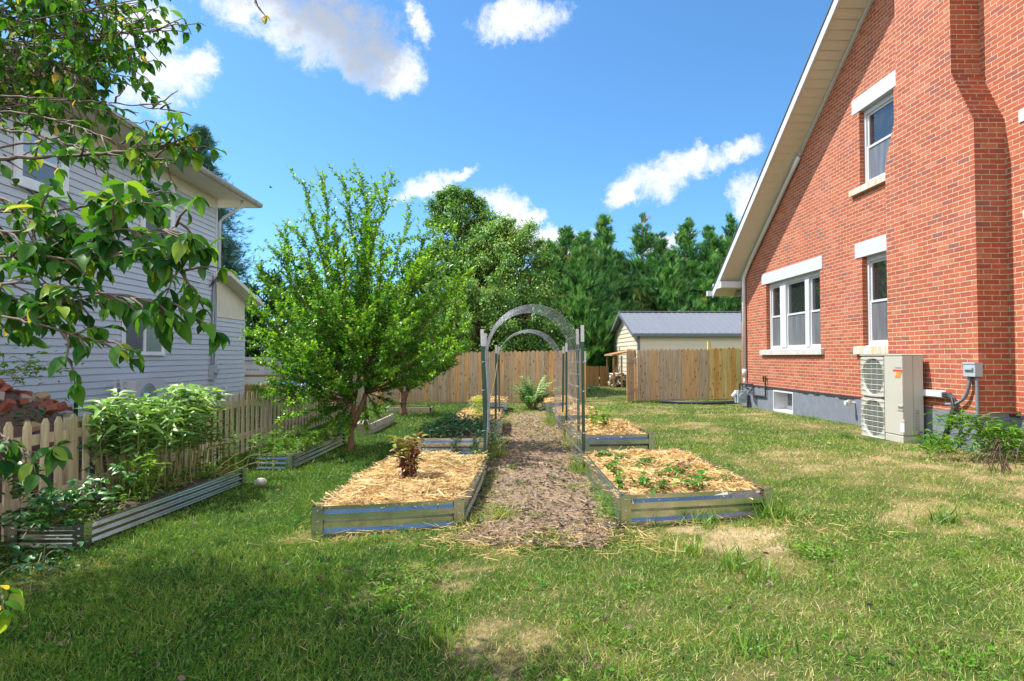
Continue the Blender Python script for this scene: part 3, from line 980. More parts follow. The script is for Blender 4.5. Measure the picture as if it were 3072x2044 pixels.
# gas meter, taps and pipes at the far corner of the brick house
e = empty('gas_meter', (6.25, 16.45, g(6.25, 16.45)), 'grey gas meter with dark pipes at the far corner of the brick house', 'gas meter')
mb = MB()
gz = g(6.25, 16.45)
mb.box(6.12, 6.36, 16.25, 16.5, gz + .12, gz + .44)
mb.tube([(6.24, 16.245, gz + .3), (6.24, 16.2, gz + .3)], .09, 12)
mb.build('body', M_BOXG, e)
mb = MB()
mb.tube([(6.18, 16.3, gz + .44), (6.18, 16.3, gz + .62), (6.30, 16.3, gz + .62), (6.40, 16.0, gz + .62)], .022, 8)
mb.tube([(6.30, 16.4, gz + .44), (6.30, 16.4, gz + .55), (6.4, 16.3, gz + .5), (6.4, 15.9, gz + .34), (6.4, 15.2, gz + .36), (6.4, 15.2, gz + .85), (6.4, 15.32, gz + .85), (6.4, 15.32, gz + .7)], .02, 8)
mb.tube([(6.4, 16.0, gz + .62), (6.4, 15.9, gz + .2), (6.4, 15.85, gz + .15)], .016, 6)
mb.tube([(6.4, 15.8, gz + .36), (6.4, 15.78, gz + .12)], .016, 6)
mb.build('pipe', M_TAR, e)
mb = MB()
mb.tube([(6.02, 16.4, gz + .28), (6.1, 16.38, gz + .36), (6.12, 16.38, gz + .44)], [.045, .065, .04], 10)
mb.build('regulator', M_TRIM, e)

e = empty('garden_tap', (6.38, PX(2556, 1209, 6.38).y, PX(2556, 1209, 6.38).z), 'small pale hose tap on the grey foundation beside the heat pump', 'tap')
q = ORG[e.name]
mb = MB()
mb.tube([(HX - .01, q.y, q.z), (q.x - .04, q.y, q.z)], .02, 8)
mb.tube([(q.x - .06, q.y, q.z + .05), (q.x - .06, q.y, q.z - .05)], .028, 8)
mb.build('spout', M_BEAD, e)
mb = MB()
mb.tube([(q.x - .13, q.y, q.z), (q.x - .10, q.y, q.z)], .042, 10)
mb.build('handle', M_TRIM, e)

# ------------------------------------------------------------------ heat pump on its pad
ACX0, ACX1, ACY0, ACY1 = 5.67, 5.98, 8.82, 9.87
ACZ1 = P(2715, 1063.4, 8.82).z
ACZ0 = P(2715, 1344, 8.82).z
mb = MB()
mb.hexa([(5.42, 8.9, ACZ0 - .10), (6.03, 8.9, ACZ0 - .10), (6.03, 10.25, ACZ0 - .10), (5.42, 10.25, ACZ0 - .10)],
        [(5.43, 8.91, ACZ0 - .005), (6.03, 8.91, ACZ0 - .005), (6.03, 10.24, ACZ0 - .005), (5.43, 10.24, ACZ0 - .005)])
o = mb.build('concrete_pad', M_CONC, org=(5.7, 9.5, ACZ0 - .1))
tag(o, 'pale concrete pad lying in the grass under the beige heat pump', 'pad')
ac = empty('heat_pump', (5.82, 9.3, ACZ0), 'beige twin fan heat pump outdoor unit by the brick chimney', 'heat pump')
split = P(2652, 1150, 9.3).y
split = PX(2652, 1150, ACX0).y
mb = MB()
H = ACZ1 - ACZ0
mb.box(ACX0 + .045, ACX1, split + .002, ACY1, ACZ0 + .03, ACZ1 - .02)
mb.box(ACX0 + .004, ACX1 - .003, ACY0, split, ACZ0 + .17, ACZ1 - .02)
mb.box(ACX0 + .006, ACX1 - .005, ACY0 + .002, split, ACZ0 + .0, ACZ0 + .162)
mb.box(ACX0 - .004, ACX1 + .004, ACY0 - .004, ACY1 + .004, ACZ1 - .02, ACZ1)
mb.box(ACX0 + .02, ACX1 - .01, split + .002, ACY1 - .01, ACZ0 - .004, ACZ0 + .03)
o = mb.build('casing', M_ACBODY, ac)
bv = o.modifiers.new('bevel', 'BEVEL')
bv.width = .008
bv.segments = 2
mb = MB()                                  # seams, louvres and handle on the end facing the camera
mb.box(ACX0 + .155, ACX0 + .159, ACY0 - .003, ACY0, ACZ0 + .17, ACZ1 - .02)
for k in range(14):
    mb.box(ACX0 + .175, ACX0 + .24, ACY0 - .0035, ACY0, ACZ0 + .24 + k * .022, ACZ0 + .247 + k * .022)
mb.box(ACX0 + .001, ACX0 + .006, ACY0 + .0, ACY0 + .1, ACZ0 + .545, ACZ0 + .575)
mb.build('seam', M_CONDUIT, ac)
mb = MB()
mb.box(ACX0 - .006, ACX0 + .02, ACY0 - .008, ACY0 + .11, ACZ0 + .58, ACZ0 + .60)
mb.box(ACX0 - .006, ACX0 + .02, ACY0 - .008, ACY0 + .11, ACZ0 + .525, ACZ0 + .54)
mb.build('handle', M_ACBODY, ac)
fy0, fy1 = split + .015, ACY1 - .02
fm = ACZ0 + .03 + (H - .05) / 2
for (z0, z1) in ((ACZ0 + .04, fm - .012), (fm + .012, ACZ1 - .03)):
    cy, cz, rr = (fy0 + fy1) / 2, (z0 + z1) / 2, min(fy1 - fy0, z1 - z0) / 2 - .005
    rz = (z1 - z0) / 2 - .02
    mb = MB()                              # shroud plate with a round opening
    n = 40
    xo, xi = ACX0 + .012, ACX0 + .09
    prev = None
    for k in range(n + 1):
        th = 2 * math.pi * k / n
        cyy, czz = cy + rr * .98 * math.cos(th), cz + rz * math.sin(th)
        s = max(abs(math.cos(th)) / ((fy1 - fy0) / 2), abs(math.sin(th)) / ((z1 - z0) / 2))
        oy, oz = cy + math.cos(th) / s, cz + math.sin(th) / s
        cur = ((cyy, czz), (oy, oz))
        if prev:
            (a, b), (c, d) = prev
            (e_, f_), (g_, h_) = cur
            mb.face([(xo, c, d), (xo, a, b), (xo, e_, f_), (xo, g_, h_)])
            mb.face([(xo, a, b), (xi, cy + (a - cy) * .8, cz + (b - cz) * .8), (xi, cy + (e_ - cy) * .8, cz + (f_ - cz) * .8), (xo, e_, f_)])
        prev = cur
    sh = mb.build('fan_shroud', M_ACBODY, ac)
    mb = MB()
    for k in range(30):
        y = fy0 + (fy1 - fy0) * (k + .5) / 30
        mb.box(ACX0 + .035, ACX0 + .06, y - .002, y + .002, z0 + .01, z1 - .01)
    mb.box(ACX0 + .066, ACX0 + .075, fy0, fy1, z0, z1)
    mb.build('coil', M_ACDARK, sh)
    mb = MB()
    for k in range(8):
        z = z0 + .03 + (z1 - z0 - .06) * k / 7
        mb.tube([(ACX0 - .004, fy0, z), (ACX0 - .016, cy, z), (ACX0 - .004, fy1, z)], .0042, 5)
    for k in range(5):
        y = fy0 + .01 + (fy1 - fy0 - .02) * k / 4
        mb.tube([(ACX0 - .002, y, z0 + .02), (ACX0 - .002, y, z1 - .02)], .002, 4)
    mb.build('fan_guard', M_ACWIRE, ac)
ly = lambda px: PX(px, 1100, ACX0).y
lz = lambda py: PX(2690, py, ACX0).z
mb = MB()
x_ = ACX0 + .0015
mb.face([(x_, ly(2678), lz(1109)), (x_, ly(2706), lz(1109)), (x_, ly(2706), lz(1115)), (x_, ly(2678), lz(1115))][::-1])
mb.build('emblem_bar', M_RED, ac)
mb = MB()
mb.face([(x_, ly(2691), lz(1115.3)), (x_, ly(2705), lz(1115.3)), (x_, ly(2699), lz(1134)), (x_, ly(2683), lz(1134))][::-1])
mb.build('emblem_stroke', M_ORANGE, ac)
mb = MB()
for a, b in ((2684, 2686), (2688, 2692), (2692.6, 2695), (2695.6, 2698.5), (2699, 2703)):
    mb.face([(x_, ly(a), lz(1101.5)), (x_, ly(b), lz(1101.5)), (x_, ly(b), lz(1105.5)), (x_, ly(a), lz(1105.5))][::-1])
mb.build('print', M_INK, ac)
for (nm, mt, a, b, c, d) in (('warning_label', M_PINK, 2698, 2710, 1255, 1264), ('data_label', M_BLUEINK, 2697, 2710, 1266, 1294)):
    mb = MB()
    mb.face([(x_, ly(a), lz(c)), (x_, ly(b), lz(c)), (x_, ly(b), lz(d)), (x_, ly(a), lz(d))][::-1])
    mb.build(nm, mt, ac)

# electrical box, conduits and line cover on the chimney
dx = CHX
by0_, by1_ = PX(2925, 1100, dx - .1).y, PX(2889, 1100, dx - .1).y
bz0_, bz1_ = PX(2890, 1129, dx - .1).z, PX(2890, 1088, dx - .1).z
e = empty('disconnect_box', (dx - .06, by0_, bz0_), 'small grey electrical disconnect box with two conduits on the chimney', 'electrical box')
mb = MB()
mb.box(dx - .10, dx - .002, by0_, by1_, bz0_, bz1_)
mb.box(dx - .107, dx - .1, by0_ - .004, by1_ + .004, bz1_ - .02, bz1_ + .004)
mb.box(dx - .125, dx - .1, by0_ + .03, by1_ - .03, bz0_ + .085, bz0_ + .115)
mb.build('enclosure', M_BOXG, e)
ym = (by0_ + by1_) / 2
gzz = g(5.7, 8.3)
for nm, pts in (('conduit', [(dx - .05, by0_ + .04, bz0_), (dx - .05, by0_ + .035, bz0_ - .3), (dx - .06, by0_ + .05, bz0_ - .55), (dx - .12, by0_ + .22, bz0_ - .78), (dx - .2, by0_ + .42, gzz)]),
                ('conduit', [(dx - .05, by1_ - .04, bz0_), (dx - .05, by1_ - .03, bz0_ - .12), (dx - .05, by1_ + .05, bz0_ - .28), (dx - .06, by1_ + .2, bz0_ - .37), (dx - .08, by1_ + .36, bz0_ - .39)])):
    mb = MB()
    P4 = [Vector(p) for p in pts]
    fine = []
    for k in range(len(P4) - 1):
        for j in range(5):
            t = j / 5
            p0, p1, p2, p3 = P4[max(k - 1, 0)], P4[k], P4[k + 1], P4[min(k + 2, len(P4) - 1)]
            fine.append(.5 * ((2 * p1) + (p2 - p0) * t + (2 * p0 - 5 * p1 + 4 * p2 - p3) * t * t + (3 * p1 - p0 - 3 * p2 + p3) * t ** 3))
    fine.append(P4[-1])
    mb.tube(fine, .021, 8)
    mb.build(nm, M_CONDUIT, e, smooth=True)
e = empty('pipe_cover', (dx - .05, 9.0, .7), 'white pipe cover on the chimney with black insulated lines bending to the ground', 'pipe cover')
ya_, yb_ = PX(2824, 1180, dx - .08).y, CHY1 - .1
za_, zb_ = PX(2824, 1194, dx - .08).z, PX(2824, 1173, dx - .08).z
mb = MB()
mb.box(dx - .085, dx - .002, ya_, yb_, za_, zb_)
o = mb.build('cover', M_TRIM, e)
o.modifiers.new('bevel', 'BEVEL').width = .012
for k in range(4):
    mb = MB()
    oz, oy = (k % 2) * .028, (k // 2) * .03
    mb.tube([(dx - .03 - oy, ya_ + .02, za_ + .03 + oz), (dx - .04 - oy, ya_ - .12, za_ + .03 + oz), (dx - .05 - oy, ya_ - .2, za_ - .01 + oz * .6), (dx - .07 - oy, ya_ - .235 - oz, za_ - .12),
             (dx - .11 - oy, ya_ - .2 - oz, za_ - .32), (dx - .16 - oy, ya_ - .12 - oz, gzz)], .017, 7)
    mb.build('insulated_line', M_BLACK, e, smooth=True)

# ------------------------------------------------------------------ white sided house on the left
LX = -8.2
LYE = PX(645, 1000, LX).y
ZS = 5.86                                     # soffit
white = empty('white_house', (LX, LYE, 0), 'two storey white sided neighbouring house with cream eaves and lean-to', 'house')


def siding(mb, x, y0, y1, z0, ztop, course=.138, m=0):
    "lapped boards facing +x; ztop(y) may slope"
    z = z0
    mx = max(ztop(y0), ztop(y1))
    while z < mx:
        z1 = z + course
        a0, a1 = min(z1, ztop(y0)), min(z1, ztop(y1))
        b0, b1 = min(z, a0), min(z, a1)
        mb.face([(x + .026, y0, b0), (x + .026, y1, b1), (x + .001, y1, a1), (x + .001, y0, a0)], m)
        mb.face([(x, y0, b0), (x, y1, b1), (x + .026, y1, b1), (x + .026, y0, b0)], m)
        z = z1


mb = MB()
siding(mb, LX, -1.0, LYE, -.35, lambda y: ZS - .3)
mb.face([(LX, LYE, -.4), (LX - 9, LYE, -.4), (LX - 9, LYE, ZS), (LX, LYE, ZS)])
mb.face([(LX, -1, -.4), (LX - 9, -1, -.4), (LX - 9, -1, ZS), (LX, -1, ZS)])
mb.build('wall', M_SIDING, white)
mb = MB()
mb.box(LX - .02, LX + .03, -1, LYE, ZS - .3, ZS - .01)
mb.build('frieze', M_BEAD, white)
mb = MB()
mb.box(LX - .06, LX + .028, LYE - .07, LYE + .03, -.4, ZS - .3)
mb.build('corner_board', M_TRIM, white)
EX = LX + .92
EYE = PX(785, 606, EX).y
mb = MB()
hx = LX - 4.2
ztop_ = ZS + .12
rz = ztop_ + .5 * (EX - hx)
mb.face([(EX, -2, ztop_), (EX, EYE, ztop_), (hx, EYE - (EX - hx), rz), (hx, -2, rz)])
mb.face([(EX, EYE, ztop_), (2 * hx - EX, EYE, ztop_), (hx, EYE - (EX - hx), rz)])
mb.face([(2 * hx - EX, EYE, ztop_), (2 * hx - EX, -2, ztop_), (hx, -2, rz), (hx, EYE - (EX - hx), rz)])
o = mb.build('roof', M_SHINGLE, white)
mb = MB()
y = -1.0
while y < EYE - .02:                           # soffit panels with shallow laps
    mb.face([(LX, y, ZS), (EX - .1, y, ZS), (EX - .1, min(y + .12, EYE), ZS - .008), (LX, min(y + .12, EYE), ZS - .008)])
    mb.face([(LX, min(y + .12, EYE), ZS - .008), (EX - .1, min(y + .12, EYE), ZS - .008), (EX - .1, min(y + .12, EYE), ZS), (LX, min(y + .12, EYE), ZS)])
    y += .12
mb.box(LX - 6, LX, LYE + .002, EYE, ZS - .008, ZS)
mb.box(EX - .1, EX - .08, -1, EYE, ZS - .02, ztop_ - .005)
mb.box(LX - 6, EX - .08, EYE - .02, EYE, ZS - .02, ztop_ - .005)
mb.build('soffit', M_SOFFIT, o)
mb = MB()
prof = [(0, 0), (.075, 0), (.105, .05), (.11, .115), (.10, .12), (0, .12)]
n0 = len(prof)
for (a, b), (c, d) in zip(prof, prof[1:] + prof[:1]):
    mb.face([(EX - .078 + a, -1, ZS - .01 + b), (EX - .078 + c, -1, ZS - .01 + d), (EX - .078 + c, EYE + .02, ZS - .01 + d), (EX - .078 + a, EYE + .02, ZS - .01 + b)])
mb.face([(EX - .078 + a, EYE + .02, ZS - .01 + b) for a, b in prof])
y = 1.0
while y < EYE:
    mb.box(EX + .028, EX + .036, y, y + .03, ZS + .01, ZS + .115)
    y += .75
mb.build('gutter', M_GUTTER, o)
mb = MB()
dpx = LX + .06
mb.tube([(EX - .25, LYE + .12, ZS), (EX - .27, LYE + .12, ZS - .16), (LX + .15, LYE + .1, ZS - .5), (LX + .06, LYE + .09, ZS - .62), (LX + .06, LYE + .09, PX(648, 815, LX).z)], .042, 8)
mb.build('downspout', M_TRIM, white, smooth=True)


def side_window(name, y0, y1, z0, z1, panes, slide=False):
    "window on the +x face; trim band .11 wide"
    tw = .055 if slide else .115
    w = MB()
    xa, xb = LX + .029, LX + .08
    w.box(xa, xb, y0, y0 + tw, z0, z1)
    w.box(xa, xb, y1 - tw, y1, z0, z1)
    w.box(xa, xb, y0 + tw, y1 - tw, z1 - tw, z1)
    w.box(xa, xb + (.0 if slide else .025), y0 + tw, y1 - tw, z0, z0 + tw * .9)
    if not slide:
        w.box(xa, xb + .03, y0 - .03, y1 + .03, z0 - .05, z0 - .002)
    o = w.build('window', M_WHITEH, white)
    s = MB()
    a, b, c, d = y0 + tw, y1 - tw, z0 + tw * .9, z1 - tw
    sb = .04
    s.box(xa, xb - .015, a, a + sb, c, d)
    s.box(xa, xb - .015, b - sb, b, c, d)
    s.box(xa, xb - .015, a + sb, b - sb, c, c + sb)
    s.box(xa, xb - .015, a + sb, b - sb, d - sb, d)
    if slide:
        s.box(xa, xb - .008, (a + b) / 2 - .03, (a + b) / 2 + .03, c + sb, d - sb)
    else:
        s.box(xa, xb - .008, a + sb, b - sb, (c + d) / 2 - .025, (c + d) / 2 + .025)
    s.build('sash', M_WHITEH, o)
    boxes = [(a + sb, (a + b) / 2 - .03, c + sb, d - sb), ((a + b) / 2 + .03, b - sb, c + sb, d - sb)] if slide else \
            [(a + sb, b - sb, c + sb, (c + d) / 2 - .025), (a + sb, b - sb, (c + d) / 2 + .025, d - sb)]
    for (p, q, r, t), mm in zip(boxes, panes):
        k = MB()
        k.box(xa, xa + .012, p, q, r, t)
        k.build('pane', mm, o)


M_WHITEH = mat('white_window_paint', (.80, .81, .83), (.72, .73, .75), scale=3, rough=.45)
M_SKYGLASS = glassmat('sky_painted_glass', (.34, .42, .50), .02, 1.0)  # bright sky reflection put into the pane's base colour
M_CURTGLASS = glassmat('curtained_glass', (.26, .34, .31), .08, .7)
M_DIMGLASS = glassmat('dim_glass', (.15, .16, .19), .12, .6)
side_window('window', PX(418, 600, LX).y, PX(517, 600, LX).y, PX(470, 752, LX).z, PX(418, 507, LX).z, [M_DIMGLASS, M_CURTGLASS])
side_window('window', PX(34, 550, LX).y, PX(194, 550, LX).y, PX(190, 600, LX).z, PX(76, 372, LX).z, [M_DIMGLASS, M_SKYGLASS])
side_window('window', PX(361, 1000, LX).y, PX(487, 1000, LX).y, PX(486, 1067, LX).z, PX(366, 893, LX).z, [M_DIMGLASS, M_CURTGLASS], True)

# lean-to at the back of the white house
AY1 = PX(733, 1100, LX).y
ZR0, ZR1 = PX(650, 828, LX).z, PX(733, 905, LX).z
zr = lambda y: ZR0 + (ZR1 - ZR0) * (y - LYE) / (AY1 - LYE)
zb_ = PX(690, 956, LX).z
mb = MB()
siding(mb, LX - .02, LYE + .03, AY1, -.35, lambda y: zb_)
mb.face([(LX - .02, AY1, -.4), (LX - 5, AY1, -.4), (LX - 5, AY1, ZR1), (LX - .02, AY1, ZR1)])
o = mb.build('lean_to_wall', M_SIDING, white)
mb = MB()
n = 26
for k in range(n):
    ya, yb = LYE + .03 + (AY1 - LYE - .03) * k / n, LYE + .03 + (AY1 - LYE - .03) * (k + .86) / n
    mb.hexa([(LX - .02, ya, zb_ + .04), (LX - .002, ya, zb_ + .04), (LX - .002, yb, zb_ + .04), (LX - .02, yb, zb_ + .04)],
            [(LX - .02, ya, zr(ya)), (LX - .002, ya, zr(ya)), (LX - .002, yb, zr(yb)), (LX - .02, yb, zr(yb))])
mb.box(LX - .03, LX - .019, LYE, AY1, zb_, ZR1)
mb.box(LX - .02, LX + .012, LYE + .03, AY1, zb_, zb_ + .04)
mb.build('gable_panel', M_BEAD, o)
mb = MB()
mb.box(LX - .06, LX + .004, AY1 - .06, AY1 + .02, -.4, zb_)
mb.build('corner_board', M_TRIM, o)
mb = MB()
mb.hexa([(LX - 5, LYE, zr(LYE)), (LX + .42, LYE, zr(LYE)), (LX + .42, AY1 + .45, zr(AY1 + .45)), (LX - 5, AY1 + .45, zr(AY1 + .45))],
        [(LX - 5, LYE, zr(LYE) + .12), (LX + .42, LYE, zr(LYE) + .12), (LX + .42, AY1 + .45, zr(AY1 + .45) + .12), (LX - 5, AY1 + .45, zr(AY1 + .45) + .12)])
mb.build('lean_to_roof', M_BEAD, o)
mb = MB()
yy = PX(676, 1170, LX).y
mb.box(LX - .005, LX + .05, yy - .06, yy + .06, PX(676, 1175, LX).z, PX(676, 1160, LX).z)
mb.build('outlet', M_TRIM, o)

# meter cabinet, conduit and wires on the white house
ym = PX(629, 1110, LX).y
zm = PX(629, 1139, LX).z
e = empty('meter_box', (LX + .06, ym, zm), 'grey electricity meter box with a tall conduit on the white siding', 'meter box')
mb = MB()
mb.box(LX + .02, LX + .16, ym - .11, ym + .11, zm, zm + .40)
mb.tube([(LX + .16, ym, zm + .22), (LX + .23, ym, zm + .22)], .07, 12)
mb.build('cabinet', M_BOXG, e)
for k, (dy, top) in enumerate(((-.05, 4.35), (.06, 3.4), (.12, 3.4))):
    mb = MB()
    mb.tube([(LX + .07, ym + dy, zm + .4), (LX + .07, ym + dy * 1.4, zm + .9), (LX + .05, ym + dy * 1.4 + .08, 3.0), (LX + .05, ym + dy + .1, PX(640, 830, LX).z - .1 * k)], .022 if k == 0 else .011, 6)
    mb.build('conduit', M_CONDUIT, e)
mb = MB()
zk = PX(640, 835, LX).z
for k in range(4):
    mb.tube([(LX + .1 + .1 * math.sin(t * .7) * (1 + k * .12), LYE - .18 + .22 * math.cos(t * .7) * (1 + k * .15), zk + .17 * math.sin(t * .7 + 1) - k * .04) for t in range(10)], .009, 5)
mb.build('cable_coil', M_BLACK, e)
e = empty('service_wire', (LX + .03, 10, 3.5), 'thin black wires running slack across the upper white siding', 'wire')
for (a, b, sag) in (((50, 545), (640, 822), .12), ((55, 548), (600, 850), .25)):
    mb = MB()
    A, B = PX(*a, LX + .05), PX(*b, LX + .05)
    mb.tube([A.lerp(B, t / 14) + Vector((0, 0, -sag * 4 * (t / 14) * (1 - t / 14))) for t in range(15)], .008, 5)
    mb.build('wire', M_BLACK, e)

# things standing along the white house
e = empty('outdoor_unit', (LX + .35, PX(440, 1150, LX + .3).y, -.2), 'white outdoor unit with round fan against the white siding', 'air conditioner')
ux = LX + .42
ua, ub = PX(408, 1150, ux).y, PX(492, 1150, ux).y
uz = PX(450, 1138, ux).z
mb = MB()
mb.box(LX + .08, ux, ua, ub, uz - .82, uz)
mb.build('casing', M_WHITE, e)
mb = MB()
cyu = (ua * .58 + ub * .42)
for r in (.08, .14, .2, .26, .31):
    mb.tube([(ux + .012, cyu + r * math.cos(t * math.pi / 12), uz - .4 + r * math.sin(t * math.pi / 12)) for t in range(25)], .008, 4, cap=False)
mb.tube([(ux + .001, cyu, uz - .4), (ux + .004, cyu, uz - .4)], .32, 24)
mb.build('fan_grille', M_BOXG, e)
la, lb = PX(342, 1160, LX + .25).y, PX(388, 1160, LX + .25).y
zl = PX(360, 1140, LX + .25).z
mb = MB()
for k in range(3):
    y = la + (lb - la - .04) * k / 2
    mb.box(LX + .24, LX + .27, y, y + .045, zl - 1.0, zl)
for k in range(9):
    mb.box(LX + .225, LX + .24, la, lb, zl - .06 - k * .115, zl - .025 - k * .115)
e = mb.build('trellis_panel', M_WHITE, org=(LX + .25, la, zl - 1))
tag(e, 'white lattice panel standing between the siding and the white outdoor unit', 'trellis')

# ------------------------------------------------------------------ fences
FXP = -3.95


def picket_fence():
    e = empty('picket_fence', (FXP, 4, 0), 'low pointed picket fence of pale pine beside the left beds', 'fence')
    mb = MB()
    y = 3.55
    k = 0
    while y < 19.3:
        z = g(FXP, y)
        w, t = .040, .018
        hh = .93 + random.uniform(-.012, .012)
        mb.tint = random.random() * .85
        lx, ly = random.uniform(-.008, .008), random.uniform(-.008, .008)
        prof = [(-w, 0), (w, 0), (w, hh - .05), (.012, hh), (-.012, hh), (-w, hh - .05)]
        fr = [(FXP + t / 2 + (lx if c > .1 else 0), y + a + (ly if c > .1 else 0), z + .03 + c) for a, c in prof]
        bk = [(p[0] - t, p[1], p[2]) for p in fr]
        mb.face(fr)
        mb.face(bk[::-1])
        for i in range(6):
            j = (i + 1) % 6
            mb.face([fr[j], fr[i], bk[i], bk[j]])
        y += .187 + random.uniform(-.006, .006)
        k += 1
    mb.build('picket_panel', M_PICKET, e)
    for hz in (.24, .74):
        mb = MB()
        y = 3.5
        while y < 19.2:
            y1 = y + 2.4
            mb.tint = random.random() * .7
            z0, z1 = g(FXP, y) + hz, g(FXP, y1) + hz
            mb.hexa([(FXP - .05, y, z0), (FXP - .012, y, z0), (FXP - .012, y1, z1), (FXP - .05, y1, z1)],
                    [(FXP - .05, y, z0 + .085), (FXP - .012, y, z0 + .085), (FXP - .012, y1, z1 + .085), (FXP - .05, y1, z1 + .085)])
            y = y1 + .002
        mb.build('rail', M_PICKET, e)
    y = 3.5
    while y < 19.4:
        mb = MB()
        mb.tint = random.random()
        mb.box(FXP - .14, FXP - .052, y - .045, y + .045, g(FXP, y) - .1, g(FXP, y) + .92)
        mb.build('post', M_PICKET, e)
        y += 2.4


picket_fence()


def board_panel(e, x0, x1, y, h, pitch, material, t0=0.0, t1=1.0, name='board_panel', dog=.03, zb=None):
    mb = MB()
    x = x0
    while x < x1 - .02:
        xe = min(x + pitch - .004, x1)
        z = (g((x + xe) / 2, y) if zb is None else zb) - .02
        mb.tint = t0 + (t1 - t0) * random.random()
        hh = h + random.uniform(-.015, .012)
        d = min(dog, (xe - x) * .3)
        tl = random.uniform(-.004, .004)
        pf = [(x, z), (xe, z), (xe + tl, z + hh - d * 1.6), (xe - d * 1.35 + tl, z + hh), (x + d * 1.35 + tl, z + hh), (x + tl, z + hh - d * 1.6)]
        yo = y + random.uniform(-.004, .004)
        fr = [(a, yo - .009, b) for a, b in pf]
        bk = [(a, yo + .009, b) for a, b in pf]
        mb.face(fr)
        mb.face(bk[::-1])
        for i in range(6):
            j = (i + 1) % 6
            mb.face([fr[j], fr[i], bk[i], bk[j]])
        x += pitch
    return mb.build(name, material, e)


YB = 19.7
e = empty('board_fence', (-2, YB, 0), 'long weathered dog-ear board fence behind the garden path and small trees', 'fence')
xe_ = P(1748, 1100, YB).x
board_panel(e, -4.05, xe_, YB, 1.64, .14, M_FENCE)
for hz in (.3, .85, 1.38):
    mb = MB()
    mb.box(-4.05, xe_, YB + .012, YB + .05, g(0, YB) + hz, g(0, YB) + hz + .09)
    mb.build('rail', M_FENCE, e)
mb = MB()
mb.tint = .9
mb.box(xe_ + .002, xe_ + .10, YB - .03, YB + .07, -.2, 1.22)
mb.tint = .1
mb.build('post', M_FENCE, e)
mb = MB()
mb.box(xe_ + .0, xe_ + .102, YB - .032, YB + .072, 1.222, 1.56)
mb.build('post_sleeve', M_POSTW, e)

e = empty('board_fence', (5, YB, 0), 'weathered board fence between the open gate and the brick house', 'fence')
xg = P(1912, 1100, YB).x
xn = P(2128, 1100, YB).x
board_panel(e, xg, xn, YB, 1.63, .14, M_FENCE, 0.1, .95)
for hz in (.3, 1.3):
    mb = MB()
    mb.box(xg, 8.2, YB + .012, YB + .05, hz, hz + .09)
    mb.build('rail', M_FENCE, e)
o = board_panel(e, xn, 8.2, YB, 1.66, .14, M_FENCEN, name='new_board_panel', dog=.03)
tag(o, 'fresh yellow pine boards at the brick house end of the fence')
mb = MB()
mb.tint = .2
mb.box(xn - .02, xn + .07, YB + .052, YB + .14, -.1, 1.87)
mb.build('post', M_FENCEN, e)
mb = MB()
mb.tint = .85
mb.box(xg - .075, xg - .01, YB + .02, YB + .1, -.1, 1.35)
mb.build('post', M_FENCE, e)

e = empty('garden_gate', (P(1898, 1100, YB).x, YB, 0), 'wooden board gate leaf standing open at the fence gap', 'gate')
gx0, gx1 = P(1879, 1100, YB - .9).x, P(1903, 1100, YB - .02).x
mb = MB()
for k in range(7):
    t0, t1 = k / 7, (k + .96) / 7
    A, B = Vector((gx0, YB - .95, 0)), Vector((gx1, YB - .03, 0))
    p, q = A.lerp(B, t0), A.lerp(B, t1)
    mb.tint = random.choice([.15, .4, .9, 1.0])
    z = g(5, YB) + .02
    nx = Vector((B.y - A.y, A.x - B.x, 0)).normalized() * .009
    m_ = p.lerp(q, .5)
    pts = [(p, z), (q, z), (q, z + 1.52), (p.lerp(q, .72), z + 1.6), (p.lerp(q, .28), z + 1.6), (p, z + 1.52)]
    fr = [(a.x - nx.x, a.y - nx.y, c) for a, c in pts]
    bk = [(a.x + nx.x, a.y + nx.y, c) for a, c in pts]
    mb.face(fr)
    mb.face(bk[::-1])
    for i in range(6):
        j = (i + 1) % 6
        mb.face([fr[j], fr[i], bk[i], bk[j]])
mb.build('board_panel', M_FENCE, e)
for hz in (.3, 1.2):
    mb = MB()
    mb.hexa([(gx0 + .015, YB - .95, hz), (gx0 + .055, YB - .95, hz), (gx1 + .055, YB - .03, hz), (gx1 + .015, YB - .03, hz)],
            [(gx0 + .015, YB - .95, hz + .09), (gx0 + .055, YB - .95, hz + .09), (gx1 + .055, YB - .03, hz + .09), (gx1 + .015, YB - .03, hz + .09)])
    mb.build('rail', M_FENCE, e)

YF = 29.0
e = empty('low_fence', (4.2, YF, 0), 'low brown board fence far behind the gate opening', 'fence')
board_panel(e, .5, P(1798, 1130, YF).x, YF, .98, .14, M_BROWNF, .4, 1, zb=g(4, YF))
board_panel(e, P(1799, 1130, YF).x, P(1823, 1130, YF).x, YF - .06, .98, .14, M_BROWNF, .0, .6, name='gate_panel', zb=g(4, YF))
mb = MB()
mb.box(P(1818, 1130, YF).x, P(1824, 1130, YF).x, YF - .14, YF - .08, -.2, .95)
mb.build('post', M_BROWNF, e)
e = empty('brown_fence', (-7, 19.9, 0), 'dark brown pointed board fence beyond the picket fence', 'fence')
YW = 21.2
board_panel(e, -9.6, -4.1, YW, P(760, 1150, YW).z + .16, .11, M_BROWNF, name='board_panel', dog=.03, zb=-.16)
for hz in (.2, .7):
    mb = MB()
    mb.box(-9.6, -4.1, YW + .012, YW + .04, hz, hz + .08)
    mb.build('rail', M_BROWNF, e)

